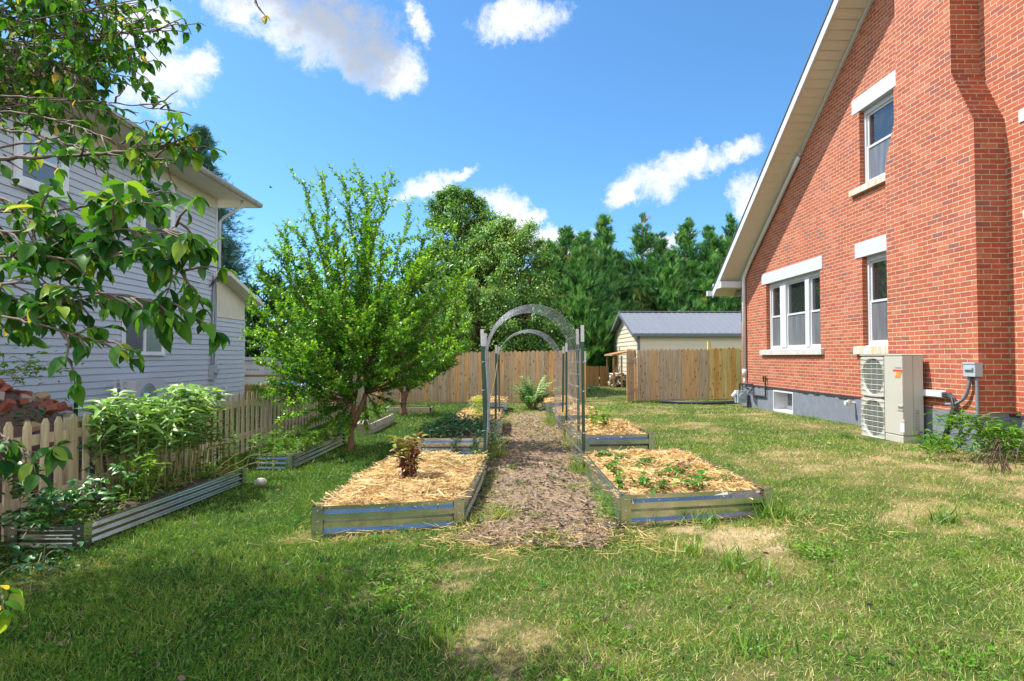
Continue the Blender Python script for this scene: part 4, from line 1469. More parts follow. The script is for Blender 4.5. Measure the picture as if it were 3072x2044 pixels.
# ------------------------------------------------------------------ raised beds
def wall_profile(h, ribs):
    "galvanised panel section: (outward offset, height)"
    if ribs > 3:
        n = ribs * 8
        return [(.014 + .0085 * math.sin(2 * math.pi * k / 8), h * k / n) for k in range(n)] + [(.01, h - .004)]
    p = [(0, 0)]
    n = ribs
    for k in range(n):
        z = h * k / n
        dz = h / n
        p += [(0, z + dz * .12), (.022, z + dz * .30), (.022, z + dz * .62), (0, z + dz * .80)]
    p += [(0, h - .004)]
    return p


def bed(key, label, ribs=2, fill='straw', metal=None, group='galvanised raised beds along the path', extra=None, plank=(), name='raised_bed'):
    poly, zt = BEDS[key]
    metal = metal or M_GALV
    cx = sum(p[0] for p in poly) / 4
    cy = sum(p[1] for p in poly) / 4
    e = empty(name, (cx, cy, g(cx, cy)), label, 'raised bed', group)
    names = ['front', 'right', 'back', 'left']
    for i in range(4):
        (ax, ay), (bx, by) = poly[i], poly[(i + 1) % 4]
        d = Vector((bx - ax, by - ay, 0))
        L = d.length
        d.normalize()
        nrm = Vector((d.y, -d.x, 0))
        zb = min(g(ax, ay), g(bx, by)) - .05
        h = zt - zb
        mb = MB()
        mm = metal
        if names[i] in plank:
            mm = M_PLANK
            nb = 2
            for k in range(nb):
                mb.tint = random.random()
                o0, o1 = nrm * .0, nrm * -.035
                zz0, zz1 = zb + h * k / nb, zb + h * (k + 1) / nb - .004
                A, B = Vector((ax, ay, 0)), Vector((bx, by, 0))
                mb.hexa([A + o0 + Vector((0, 0, zz0)), B + o0 + Vector((0, 0, zz0)), B + o1 + Vector((0, 0, zz0)), A + o1 + Vector((0, 0, zz0))],
                        [A + o0 + Vector((0, 0, zz1)), B + o0 + Vector((0, 0, zz1)), B + o1 + Vector((0, 0, zz1)), A + o1 + Vector((0, 0, zz1))])
        else:
            pr = wall_profile(h, ribs)
            ns = max(2, int(L / .25))
            bow = random.uniform(.004, .02)
            off = lambda t: nrm * (bow * 4 * t * (1 - t)) + Vector((0, 0, 0))
            dent = lambda t: -.012 * math.exp(-((t - .82) / .09) ** 2) if key == 'A2' and i == 0 else 0
            pts = []
            for s in range(ns * 2 + 1):
                t = s / (ns * 2)
                b = Vector((ax, ay, 0)) + d * (L * t) + off(t)
                pts.append([b + nrm * (o_ - .022 + (dent(t) * 2 if z > h * .93 else 0)) + Vector((0, 0, zb + z + (dent(t) if z > h * .93 else 0))) for o_, z in pr])
            for s in range(len(pts) - 1):
                for j in range(len(pr) - 1):
                    mb.face([pts[s][j], pts[s + 1][j], pts[s + 1][j + 1], pts[s][j + 1]])
            # rolled rim
            for s in range(len(pts) - 1):
                a, b = pts[s][-1], pts[s + 1][-1]
                u = Vector((0, 0, .006))
                v = nrm * .006
                mb.hexa([a + v, b + v, b - v, a - v], [a + v + u, b + v + u, b - v + u, a - v + u])
        mb.build('side_panel', mm, e)
        # corner bracket: an angle wrapped round the corner
        px_, py_ = poly[(i - 1) % 4]
        d2 = Vector((px_ - ax, py_ - ay, 0)).normalized()
        n2 = Vector((-d2.y, d2.x, 0))
        A = Vector((ax, ay, 0)) + nrm * .004 + n2 * .004
        mb = MB()
        w = .085
        for (dd, nn) in ((d, nrm), (d2, n2)):
            q0, q1 = A + nn * .002, A + dd * w + nn * .002
            zt2 = zt + .008
            za = g(ax, ay) - .06
            mb.face([q0 + Vector((0, 0, za)), q1 + Vector((0, 0, za)), q1 + Vector((0, 0, zt2)), q0 + Vector((0, 0, zt2))])
            mb.face([q0 + nn * -.03 + Vector((0, 0, zt2)), q1 + nn * -.03 + Vector((0, 0, zt2)), q1 + Vector((0, 0, zt2)), q0 + Vector((0, 0, zt2))])
            for k in range(3):
                c = A + dd * (w * .5) + nn * .004 + Vector((0, 0, za + .1 + (zt2 - za - .14) * k / 2))
                mb.tube([c, c + nn * .008], .009, 6)
        if not (set(plank) >= {names[i], names[i - 1]}):
            mb.build('corner_bracket', metal, e)
    # fill
    inset = .03
    c = np.array(poly)
    m = c.mean(0)
    nx, ny = 26, 40
    u, v = np.meshgrid(np.linspace(0, 1, nx), np.linspace(0, 1, ny))
    q = c + (m - c) * (inset / np.linalg.norm(c - m, axis=1))[:, None]
    X = (1 - v) * ((1 - u) * q[0, 0] + u * q[1, 0]) + v * ((1 - u) * q[3, 0] + u * q[2, 0])
    Y = (1 - v) * ((1 - u) * q[0, 1] + u * q[1, 1]) + v * ((1 - u) * q[3, 1] + u * q[2, 1])
    edge = np.minimum(np.minimum(u, 1 - u) * 3, np.minimum(v, 1 - v) * 4)
    top = {'A1': .015, 'A2': -.02, 'B1': -.03, 'D1': .03, 'D2': .05}.get(key, -.025)
    Z = zt + top - .05 + np.clip(edge, 0, .55) * .10 + (fbm(X * 4, Y * 4, len(key)) - .5) * .11 + (fbm(X * 11, Y * 11, 5) - .5) * .03
    Fi = (np.arange(ny - 1)[:, None] * nx + np.arange(nx - 1)[None]).ravel()
    F = np.stack([Fi, Fi + 1, Fi + nx + 1, Fi + nx], -1)
    o = np_mesh('soil' if fill != 'straw' else 'straw_mulch', np.stack([X, Y, Z], -1).reshape(-1, 3), F, M_SOIL if fill != 'straw' else M_STRAWBED, np.full(X.size, .5), e, smooth=True)

    def surf(uu, vv):
        i_, j_ = np.clip((uu * (nx - 1)).astype(int), 0, nx - 1), np.clip((vv * (ny - 1)).astype(int), 0, ny - 1)
        return np.stack([(1 - vv) * ((1 - uu) * q[0, 0] + uu * q[1, 0]) + vv * ((1 - uu) * q[3, 0] + uu * q[2, 0]),
                         (1 - vv) * ((1 - uu) * q[0, 1] + uu * q[1, 1]) + vv * ((1 - uu) * q[3, 1] + uu * q[2, 1]), Z[j_, i_]], -1)
    if fill == 'straw':
        Z = Z + .004
        n = int({'A1': 6500, 'A2': 6500}.get(key, 2600))
        uu, vv = rng.random(n), rng.random(n)
        p = surf(uu, vv)
        p[:, 2] += rng.random(n) * .045
        th = rng.random(n) * 6.28
        el = rng.normal(0, .16, n)
        if True:
            k = rng.random(n) < .04
            el[k] = rng.uniform(.2, .8, k.sum())
        A = np.stack([np.cos(th) * np.cos(el), np.sin(th) * np.cos(el), np.sin(el)], -1)
        Ls = rng.uniform(.05, .17, n)
        wd = rng.uniform(.003, .0075, n)
        if key not in ('A1', 'A2'):
            wd *= 1.6
        p -= A * (Ls * .5)[:, None]
        s = leaves('straw_strand', M_STRAW, e, p, A, rvec(n) * .7 + np.array([0, 0, 1.]), Ls, wd / Ls, np.clip(rng.normal(.5, .32, n), 0, 1), STRAND)
        s['kind'] = 'stuff'
    return e, surf


bedA1, sA1 = bed('A1', 'straw mulched galvanised bed holding the red coleus, left of the path', 2)
bedA2, sA2 = bed('A2', 'straw mulched galvanised bed of strawberry plants, right of the path', 2)
bedB1, sB1 = bed('B1', 'tall galvanised bed overflowing with dark green vines behind the coleus bed', 3, fill='soil')
bedB2, sB2 = bed('B2', 'straw filled galvanised bed with two seedlings, behind the strawberry bed', 2)
bedC1, sC1 = bed('C1', 'straw filled bed holding the lime green shrub, under the rear arch', 2, plank=('front',))
bedC2, sC2 = bed('C2', 'plain straw filled bed right of the rear arch, nothing growing in it', 2)
bedD1, sD1 = bed('D1', 'short steel bed at the path end, left of the big artichoke', 2)
bedD2, sD2 = bed('D2', 'last steel bed topped with straw at the board fence, right of the artichoke', 2)
bedE1, sE1 = bed('E1', 'narrow low corrugated bed of tall perennials against the pickets', 4, fill='soil', metal=M_GALV, group='beds along the picket fence')
bedE2, sE2 = bed('E2', 'narrow corrugated bed of weeds beside the leaning plum trunk', 4, fill='soil', metal=M_GALV, group='beds along the picket fence')
bedE3, sE3 = bed('E3', 'narrow grey plank bed behind the front plum tree', 2, fill='soil', group='beds along the picket fence', plank=('front', 'right', 'back', 'left'))
bedE4, sE4 = bed('E4', 'wide grey plank bed behind the small far plum tree', 2, fill='soil', group='beds along the picket fence', plank=('front', 'right', 'back', 'left'))

# metal brace across the coleus bed
mb = MB()
mb.tube([P(1545 * .0 + 1290, 1437, 6.2), P(1420, 1427, 6.3)], .006, 6)
tag(mb.build('brace_rod', M_GALVOLD, org=P(1350, 1432, 6.25)), 'thin grey metal rod lying across the straw of the coleus bed', 'rod')

# ------------------------------------------------------------------ T-posts and wire arches
def tpost(loc, h, tip, lean=(0, 0), label='', group='green metal fence posts', first=[None]):
    e = empty('fence_post', loc, label, 'post', group)
    mb = MB()
    Z = Vector((lean[0], lean[1], 1)).normalized()
    Xa = Vector((1, 0, 0))
    Xa = (Xa - Z * Xa.dot(Z)).normalized()
    ax = Matrix((Xa, Z.cross(Xa), Z)).transposed()
    b = Vector(loc)

    def part(nm, z0, z1, mt, k=1.0):
        m = MB()
        m.obox(b + Z * ((z0 + z1) / 2), ax, .019 * k, .0035 * k, (z1 - z0) / 2)
        m.obox(b + Z * ((z0 + z1) / 2) + ax.col[1] * (.019), ax, .0035 * k, .0155 * k, (z1 - z0) / 2)
        z = z0 + .03
        while z < z1 - .02:
            m.obox(b + Z * z - ax.col[1] * .006, ax, .008, .004, .008)
            z += .055
        return m.build(nm, mt, e)
    part('shaft', -.1, h - tip, M_POSTG)
    part('white_tip', h - tip + .001, h, M_POSTW, 1.08)
    return e


def arch_posts():
    out = []
    spec = [((1456, 1350), 7.74, (1446, 988), .21, 'front left green post of the near wire arch'),
            ((1458, 1330), 9.05, (1456, 1000.4), .19, 'rear left green post of the near wire arch'),
            ((1751, 1345), 7.5, (1747, 976), .20, 'front right green post of the near wire arch, tallest white tip'),
            ((1736, 1320), 8.9, (1732, 987.7), .22, 'rear right green post of the near wire arch'),
            ((1487, 1251), 11.1, (1488.6, 1035.5), .15, 'front left green post of the smaller rear arch'),
            ((1498, 1245), 12.5, (1496, 1040), .16, 'rear left green post of the smaller rear arch'),
            ((1700, 1254), 11.1, (1699, 1029), .16, 'front right green post of the smaller rear arch'),
            ((1688, 1250), 12.5, (1690.5, 1040), .14, 'rear right green post of the smaller rear arch')]
    for (b, d, t, tip, lab) in spec:
        p, q = P(*b, d), P(*t, d)
        z0 = g(p.x, p.y)
        h = q.z - z0
        bx = q.x + (p.x - q.x) * (q.z - z0) / max(q.z - p.z, .1)
        tpost((bx, d, z0), h, tip, ((q.x - bx) / h, 0), lab, 'green posts holding the wire arches')


arch_posts()
q = P(228, 1247, 7.0)
q = P(228, 1158, 6.9)
tpost((q.x, 6.9, g(q.x, 6.9) - .05), q.z - g(q.x, 6.9) + .05, .18, (0, 0), 'green metal post with white tip behind the picket fence', 'lone fence post')


def arch(y0, y1, xl, xr, apex, label, nh, cross):
    e = empty('wire_arch', ((xl + xr) / 2, y0, g(0, y0)), label, 'arch', 'wire mesh garden arches')
    r = (xr - xl) / 2
    xc = (xl + xr) / 2
    zc = apex - r * 1.06

    def pt(s, y, rk=1.0):
        # s in 0..1 along the hoop from the left foot to the right foot
        z0 = g(xc, y) - .02
        leg = zc - z0
        arc = math.pi * r
        tot = 2 * leg + arc
        q = s * tot
        if q < leg:
            return Vector((xl + .03 * math.sin(q / leg * 3.14), y, z0 + q))
        if q < leg + arc:
            th = math.pi * (1 - (q - leg) / arc)
            return Vector((xc + r * math.cos(th), y, zc + r * 1.06 * math.sin(th)))
        return Vector((xr - .03 * math.sin((tot - q) / leg * 3.14), y, z0 + tot - q))
    mb = MB()
    for k in range(nh):
        y = y0 + (y1 - y0) * k / (nh - 1)
        mb.tube([pt(i / 46, y + .012 * math.sin(i * .9 + k)) for i in range(47)], .0028, 5)
    mb.build('hoop_wires', M_WIRE, e, smooth=True)
    mb = MB()
    for i in range(cross):
        s = (i + .5) / cross
        mb.tube([pt(s, y0 - .01), pt(s + .002, (y0 + y1) / 2), pt(s, y1 + .01)], .003, 5)
    mb.build('cross_wires', M_WIRE, e)
    return e


arch(7.72, 9.12, PX(1456, 1107, 0).x if False else -.235, .955, P(1609, 914.4, 7.72).z, 'larger arched wire trellis over the path nearest the straw beds', 9, 30)
arch(11.1, 12.5, P(1491, 1107, 11.1).x, P(1687, 1107, 11.1).x, P(1604, 989, 11.1).z, 'smaller rear wire trellis arch framing the artichoke', 11, 30)
ties = MB()
for (x, y) in ((-.25, 7.74), (-.25, 9.05), (.97, 7.5), (1.05, 8.9)):
    for z in (.45, .95, 1.3):
        ties.tube([(x + .03 * math.cos(t), y + .03 * math.sin(t), z + .004 * t) for t in np.linspace(0, 7, 12)] + [(x + .05, y - .06, z + .07)], .0022, 4)
arch_ob = [o for o in bpy.data.objects if o.name == 'wire_arch'][0]
ties.build('wire_ties', M_WIRE, arch_ob)
for (a, b, d) in (((1590, 1062), (1686, 1180), 12.7), ((1720, 1060), (1700, 1165), 12.9), ((1660, 1055), (1682, 1150), 13.2), ((1470, 1200), (1492, 1085), 10.2)):
    mb = MB()
    A, B = P(*a, d), P(*b, d)
    mb.tube([A, A.lerp(B, .5) + Vector((.02, 0, .03)), B], .006, 5)
    tag(mb.build('dry_cane', M_STRAW, org=A), 'thin dry cane leaning on the wire arch', 'cane', 'dry canes on the arches')

# ------------------------------------------------------------------ shed, lean-to, firewood, hose, drain pipe
sx, sy = P(1915, 1050, 27).x, 27.0
e = empty('shed', (sx, sy, 0), 'cream sided shed with grey ribbed metal roof behind the fence', 'shed')
sey = 33.0
sz = P(1915, 1000, 27).z
sr = P(1863, 943, 30).z
mb = MB()
z = -.3
while z < sr:
    z1 = z + .2
    for (zz0, zz1) in ((z, z1),):
        def yat(zq):
            if zq <= sz:
                return sy, sey
            t = min((zq - sz) / (sr - sz), 1)
            return sy + 3 * t, sey - 3 * t
        a, b = yat(zz0)
        c, d = yat(min(zz1, sr))
        mb.face([(sx - .03, a, zz0), (sx - .03, b, zz0), (sx - .006, d, min(zz1, sr)), (sx - .006, c, min(zz1, sr))])
        mb.face([(sx - .03, a, zz0), (sx, a, zz0), (sx, b, zz0), (sx - .03, b, zz0)])
        if zz1 <= sz + .1:
            mb.face([(sx, sy - .012, zz0), (sx + 14, sy - .012, zz0), (sx + 14, sy - .001, min(zz1, sz)), (sx, sy - .001, min(zz1, sz))])
    z = z1
mb.build('wall', M_SHED, e)
mb = MB()
mb.box(sx - .04, sx + .07, sy - .03, sy + .03, -.3, sz)
mb.build('corner_trim', M_SHEDTRIM, e)
mb = MB()
k = (sr - sz) / 3
for s in (1, -1):
    y0 = sy - .25 if s > 0 else sey + .25
    z0 = sz - .25 * k + .03
    q = [(sx - .28, y0, z0), (sx + 14, y0, z0), (sx + 14, (sy + sey) / 2, sr + .05), (sx - .28, (sy + sey) / 2, sr + .05)]
    mb.hexa(q if s > 0 else q[::-1], [(a, b, c + .04) for a, b, c in (q if s > 0 else q[::-1])])
    if s > 0:
        x = sx - .2
        while x < sx + 13:
            mb.hexa([(x, y0, z0 + .04), (x + .05, y0, z0 + .04), (x + .05, (sy + sey) / 2, sr + .09), (x, (sy + sey) / 2, sr + .09)],
                    [(x + .012, y0, z0 + .066), (x + .038, y0, z0 + .066), (x + .038, (sy + sey) / 2, sr + .116), (x + .012, (sy + sey) / 2, sr + .116)])
            x += .3
mb.box(sx - .28, sx + 14, (sy + sey) / 2 - .12, (sy + sey) / 2 + .12, sr + .1, sr + .14)
o = mb.build('roof', M_SHEDROOF, e)
mb = MB()
mb.box(sx - .28, sx + 14, sy - .27, sy - .252, sz - .25 * k - .06, sz - .25 * k + .07)
for s in (1, -1):
    y0 = sy - .25 if s > 0 else sey + .25
    z0 = sz - .25 * k
    q = [(sx - .30, y0, z0 - .1), (sx - .282, y0, z0 - .1), (sx - .282, (sy + sey) / 2, sr - .05), (sx - .30, (sy + sey) / 2, sr - .05)]
    mb.hexa(q if s > 0 else q[::-1], [(a, b, c + .16) for a, b, c in (q if s > 0 else q[::-1])])
mb.build('roof_trim', M_SHEDTRIM, o)

e = empty('wood_shelter', (sx - .6, 28.4, 0), 'small open wooden lean-to shelter on the gable side of the shed', 'shelter')
lz0, lz1 = P(1840, 1068, 28).z, P(1875, 1055, 28).z
mb = MB()
mb.tint = .9
mb.hexa([(P(1830, 1060, 28).x, 27.4, lz0), (sx - .05, 27.4, lz1), (sx - .05, 29.6, lz1), (P(1830, 1060, 28).x, 29.6, lz0)],
        [(P(1830, 1060, 28).x, 27.4, lz0 + .07), (sx - .05, 27.4, lz1 + .07), (sx - .05, 29.6, lz1 + .07), (P(1830, 1060, 28).x, 29.6, lz0 + .07)])
mb.build('roof', M_BROWNF, e)
for (px, yy) in ((1837, 27.6), (1859, 27.5), (1838, 29.4), (1853, 28.2)):
    m = MB()
    m.tint = random.random()
    x = P(px, 1100, 28).x
    m.box(x - .035, x + .035, yy, yy + .07, -.2, lz0)
    m.build('post', M_BROWNF, e)
# firewood
for i in range(58):
    t = random.random()
    row = int(6 * (i / 58))
    x = P(1832 + 50 * random.random() * (1 - .04 * row), 1150, 28.2).x
    zz = g(x, 28) + .06 + row * .1 + random.random() * .03
    yy = 27.9 + random.random() * .6
    m = MB()
    m.tint = random.random()
    a = Vector((random.uniform(-.3, .3), 1, random.uniform(-.15, .15))).normalized()
    r_ = random.uniform(.05, .085)
    m.tube([Vector((x, yy, zz)) - a * .2, Vector((x, yy, zz)) + a * .2], [r_, r_ * .95], random.choice([3, 4, 5]))
    o = m.build('firewood_log', M_LOG, org=(x, yy, zz))
    tag(o, 'split firewood log in the heap beside the shed shelter', 'log', 'firewood heap by the shed')

mb = MB()
A, B = P(1758, 1163, 25), P(1800, 1166, 25)
mb.tube([A.lerp(B, t / 10) + Vector((0, .1 * math.sin(t), .03 + .01 * math.sin(t * 2))) for t in range(11)], .022, 6)
mb.tube([A.lerp(B, t / 10) + Vector((0, .3 + .1 * math.sin(t), .0)) for t in range(11)], .02, 6)
tag(mb.build('garden_hose', M_HOSE, org=A), 'bright green hose lying on the lawn beyond the gate opening', 'hose')
mb = MB()
pts = [G(1985, 1210), G(2040, 1213), G(2100, 1214), G(2160, 1215), G(2200, 1212), G(2222, 1206)]
mb.tube([p + Vector((0, 0, .05)) for p in pts], .05, 9)
tag(mb.build('drain_pipe', M_BLACK, org=pts[0], smooth=True), 'black flexible drain pipe lying along the base of the right fence', 'pipe')
mb = MB()
q = G(1838, 1590)
mb.tube([q + Vector((-.08, -.02, .015)), q + Vector((.0, -.03, .03)), q + Vector((.09, .02, .02)), q + Vector((.12, .08, .015))], .014, 6)
mb.tube([q + Vector((-.06, .03, .015)), q + Vector((.04, .01, .035)), q + Vector((.1, .05, .02))], .012, 6)
tag(mb.build('drip_line', M_BLACK, org=q), 'short black drip line end at the front corner of the strawberry bed', 'hose')
for (px, py, lab) in ((1632, 1236, 'small black irrigation fitting on the path, right of the artichoke'), (1522, 1238, 'small black irrigation fitting on the path, left of the artichoke')):
    q = G(px, py)
    mb = MB()
    for k in range(3):
        a = random.random() * 6
        mb.tube([q + Vector((.12 * math.cos(a + t), .12 * math.sin(a + t), .03 + .02 * (k + t % 2))) for t in range(3)], .02, 5)
    tag(mb.build('irrigation_fitting', M_BLACK, org=q), lab, 'fitting', 'irrigation fittings on the path')

# bits beyond the picket fence
e = empty('storage_container', (-8.4, 21.5, 0), 'white storage container beyond the brown fence, left of the plum', 'container')
mb = MB()
mb.box(-9.9, P(792, 1120, 22.6).x, 22.6, 24.4, -.2, P(760, 1080, 22.6).z)
mb.build('body', M_WHITEBOX, e)
mb = MB()
mb.box(-10, P(800, 1120, 22.6).x, 22.5, 24.5, P(760, 1080, 22.6).z, P(760, 1072, 22.6).z)
mb.build('lid', M_WHITE, e)
mb = MB()
for k, px in enumerate((738, 748, 760, 770)):
    x = P(px, 1130, 22.58).x
    mb.box(x, x + .08, 22.585, 22.599, P(760, 1111, 22.6).z, P(760, 1107, 22.6).z)
    mb.box(x, x + .12, 22.585, 22.599, P(760, 1130, 22.6).z, P(760, 1127, 22.6).z)
mb.build('latch', M_BOXG, e)
e = MB()
c = P(890, 1155, 22.0)
nx_ = 14
for i in range(nx_):
    for j in range(6):
        def tp(i, j):
            return Vector((c.x - .9 + i * .13, c.y + j * .18 - .4, c.z - .25 + .32 * math.sin(j / 6 * 3.1) + .05 * math.sin(i * 2.1 + j)))
        e.face([tp(i, j), tp(i + 1, j), tp(i + 1, j + 1), tp(i, j + 1)])
tag(e.build('tarp', M_TARP, org=c), 'crumpled blue tarp behind the brown fence and plum leaves', 'tarp')


def rock(name, c, r, material, label, seed):
    rr = random.Random(seed)
    mb = MB()
    rows = []
    for i in range(6):
        th = math.pi * i / 5
        rows.append([Vector((c[0] + r[0] * math.sin(th) * math.cos(ph) * rr.uniform(.85, 1.1), c[1] + r[1] * math.sin(th) * math.sin(ph) * rr.uniform(.85, 1.1), c[2] + r[2] * math.cos(th))) for ph in np.linspace(0, 2 * math.pi, 9)[:-1]])
    for i in range(5):
        for j in range(8):
            mb.face([rows[i][j], rows[i + 1][j], rows[i + 1][(j + 1) % 8], rows[i][(j + 1) % 8]])
    return tag(mb.build(name, material, org=c, smooth=False), label, 'rock')


q = G(782, 1455)
rock('rock', (q.x, q.y, q.z + .03), (.075, .07, .05), M_ROCK, 'pale rock in the grass at the back corner of the perennial bed', 3)
q = G(1098, 1300)
rock('rock', (q.x + .02, q.y - .1, q.z + .2), (.07, .07, .07), M_ROCK, 'pale lump on the grey plank bed behind the plum trunk', 5)

# ------------------------------------------------------------------ brick rubble heap behind the pickets
HC = Vector((-5.15, 5.7, g(-5.1, 5.7)))


def heap_z(x, y):
    q = ((x - HC.x) / 1.05) ** 2 + ((y - HC.y) / 2.0) ** 2
    return np.where(q < 1, (1 - q) ** .6 * 1.28, 0) + gv(x, y)


xs_ = np.linspace(HC.x - 1.25, HC.x + 1.25, 36)
ys_ = np.linspace(HC.y - 2.2, HC.y + 2.2, 48)
o = grid_mesh('rubble', xs_, ys_, lambda x, y: heap_z(x, y) - .03 + (fbm(x * 9, y * 9, 1) - .5) * .1, lambda x, y: x * 0 + .5, M_RUBBLE)
tag(o, 'dark broken rubble under the loose bricks behind the pickets', 'rubble', kind='stuff')
protos = {}
KIND = [('red', M_RBRICK, (.10, .047, .03), 'loose red brick in the rubble heap behind the pickets'),
        ('tan', M_TBRICK, (.098, .046, .03), 'loose tan brick in the rubble heap behind the pickets'),
        ('grey', M_GBRICK, (.07, .055, .04), 'broken mortar lump in the rubble heap behind the pickets')]
for nm, mt, (a, b, c_), lab in KIND:
    m = MB()
    rr = random.Random(nm)
    j = lambda: rr.uniform(.82, 1.0)
    m.hexa([(-a * j(), -b * j(), -c_), (a * j(), -b * j(), -c_), (a * j(), b * j(), -c_), (-a * j(), b * j(), -c_)],
           [(-a * j(), -b * j(), c_ * j()), (a * j(), -b * j(), c_ * j()), (a * j(), b * j(), c_ * j()), (-a * j(), b * j(), c_ * j())])
    o = m.build('brick' if nm != 'grey' else 'mortar_lump', mt)
    bv = o.modifiers.new('bevel', 'BEVEL')
    bv.width = .006
    bv.segments = 1
    protos[nm] = o
used = set()
nb = 0
while nb < 210:
    x = HC.x + random.uniform(-.6, 1.02)
    y = HC.y + random.uniform(-2.0, 2.0)
    z = float(heap_z(np.array([x]), np.array([y]))[0])
    if z - g(x, y) < .05:
        continue
    nm, mt, dims, lab = KIND[random.choices([0, 1, 2], [.66, .16, .18])[0]]
    o = protos[nm]
    if nm in used:
        o = o.copy()
        COL.objects.link(o)
    used.add(nm)
    o.location = (x, y, z + random.uniform(-.01, .04))
    o.rotation_euler = (random.gauss(0, .3), random.gauss(.15, .35), random.random() * 6.28)
    s = random.uniform(.75, 1.1)
    o.scale = (s, s, s)
    tag(o, lab, 'brick' if nm != 'grey' else 'rubble lump', 'bricks in the rubble heap')
    nb += 1

# bird
c = P(812, 563, 60)
e = empty('bird', c, 'tiny dark bird flying in the blue sky left of the plum top', 'bird')
mb = MB()
mb.tube([c + Vector((-.16, 0, .0)), c + Vector((-.05, 0, .02)), c + Vector((.06, 0, .02)), c + Vector((.13, 0, .04)), c + Vector((.18, 0, .03))], [.01, .05, .06, .035, .004], 8)
mb.build('body', M_BIRD, e, smooth=True)
for s in (1, -1):
    mb = MB()
    for a, b in (((-.06, 0, .03), (.05, 0, .03)),):
        w1, w2 = c + Vector((.02, s * .2, .12)), c + Vector((-.08, s * .36, .08))
        mb.face([c + Vector(a), c + Vector(b), w1 + Vector((.03, 0, 0)), w1 - Vector((.08, 0, 0))])
        mb.face([w1 - Vector((.08, 0, 0)), w1 + Vector((.03, 0, 0)), w2])
    mb.build('wing', M_BIRD, e)

# ------------------------------------------------------------------ trees
def curve_pts(a, b, n, bend, wob=0.0):
    a, b = Vector(a), Vector(b)
    out = []
    L = (b - a).length
    for k in range(n + 1):
        t = k / n
        p = a.lerp(b, t) + Vector(bend) * (4 * t * (1 - t))
        if 0 < k < n and wob:
            p += Vector((random.gauss(0, wob), random.gauss(0, wob), random.gauss(0, wob))) * L
        out.append(p)
    return out


class Foliage:
    def __init__(s):
        s.p, s.a, s.n, s.l, s.t = [], [], [], [], []

    def add(s, p, a, n, l, t):
        s.p.append(tuple(p)); s.a.append(tuple(a)); s.n.append(tuple(n)); s.l.append(l); s.t.append(t)


def twig_leaves(fol, pts, leaf, gap, tint, droop=.15, spread=.9, skip=0.0):
    "alternate leaves along a polyline"
    L = sum((b - a).length for a, b in zip(pts, pts[1:]))
    n = max(2, int(L / gap))
    for k in range(n):
        t = skip + (1 - skip) * (k + random.random() * .8) / n
        f = min(t, .999) * (len(pts) - 1)
        i = int(f)
        p = pts[i].lerp(pts[i + 1], f - i)
        d = (pts[i + 1] - pts[i]).normalized()
        r = Vector((random.gauss(0, 1), random.gauss(0, 1), random.gauss(0, 1)))
        r = (r - d * r.dot(d)).normalized()
        a = (d * .55 + r * spread + Vector((0, 0, -droop))).normalized()
        nn = Vector((0, 0, 1)) + Vector((random.gauss(0, .5), random.gauss(0, .5), 0))
        fol.add(p, a, nn, leaf * random.uniform(.65, 1.15), min(max(random.gauss(tint, .2), 0), 1))
    # end leaf
    d = (pts[-1] - pts[-2]).normalized()
    fol.add(pts[-1], d, Vector((.2, .1, 1)), leaf, min(tint + .2, 1))


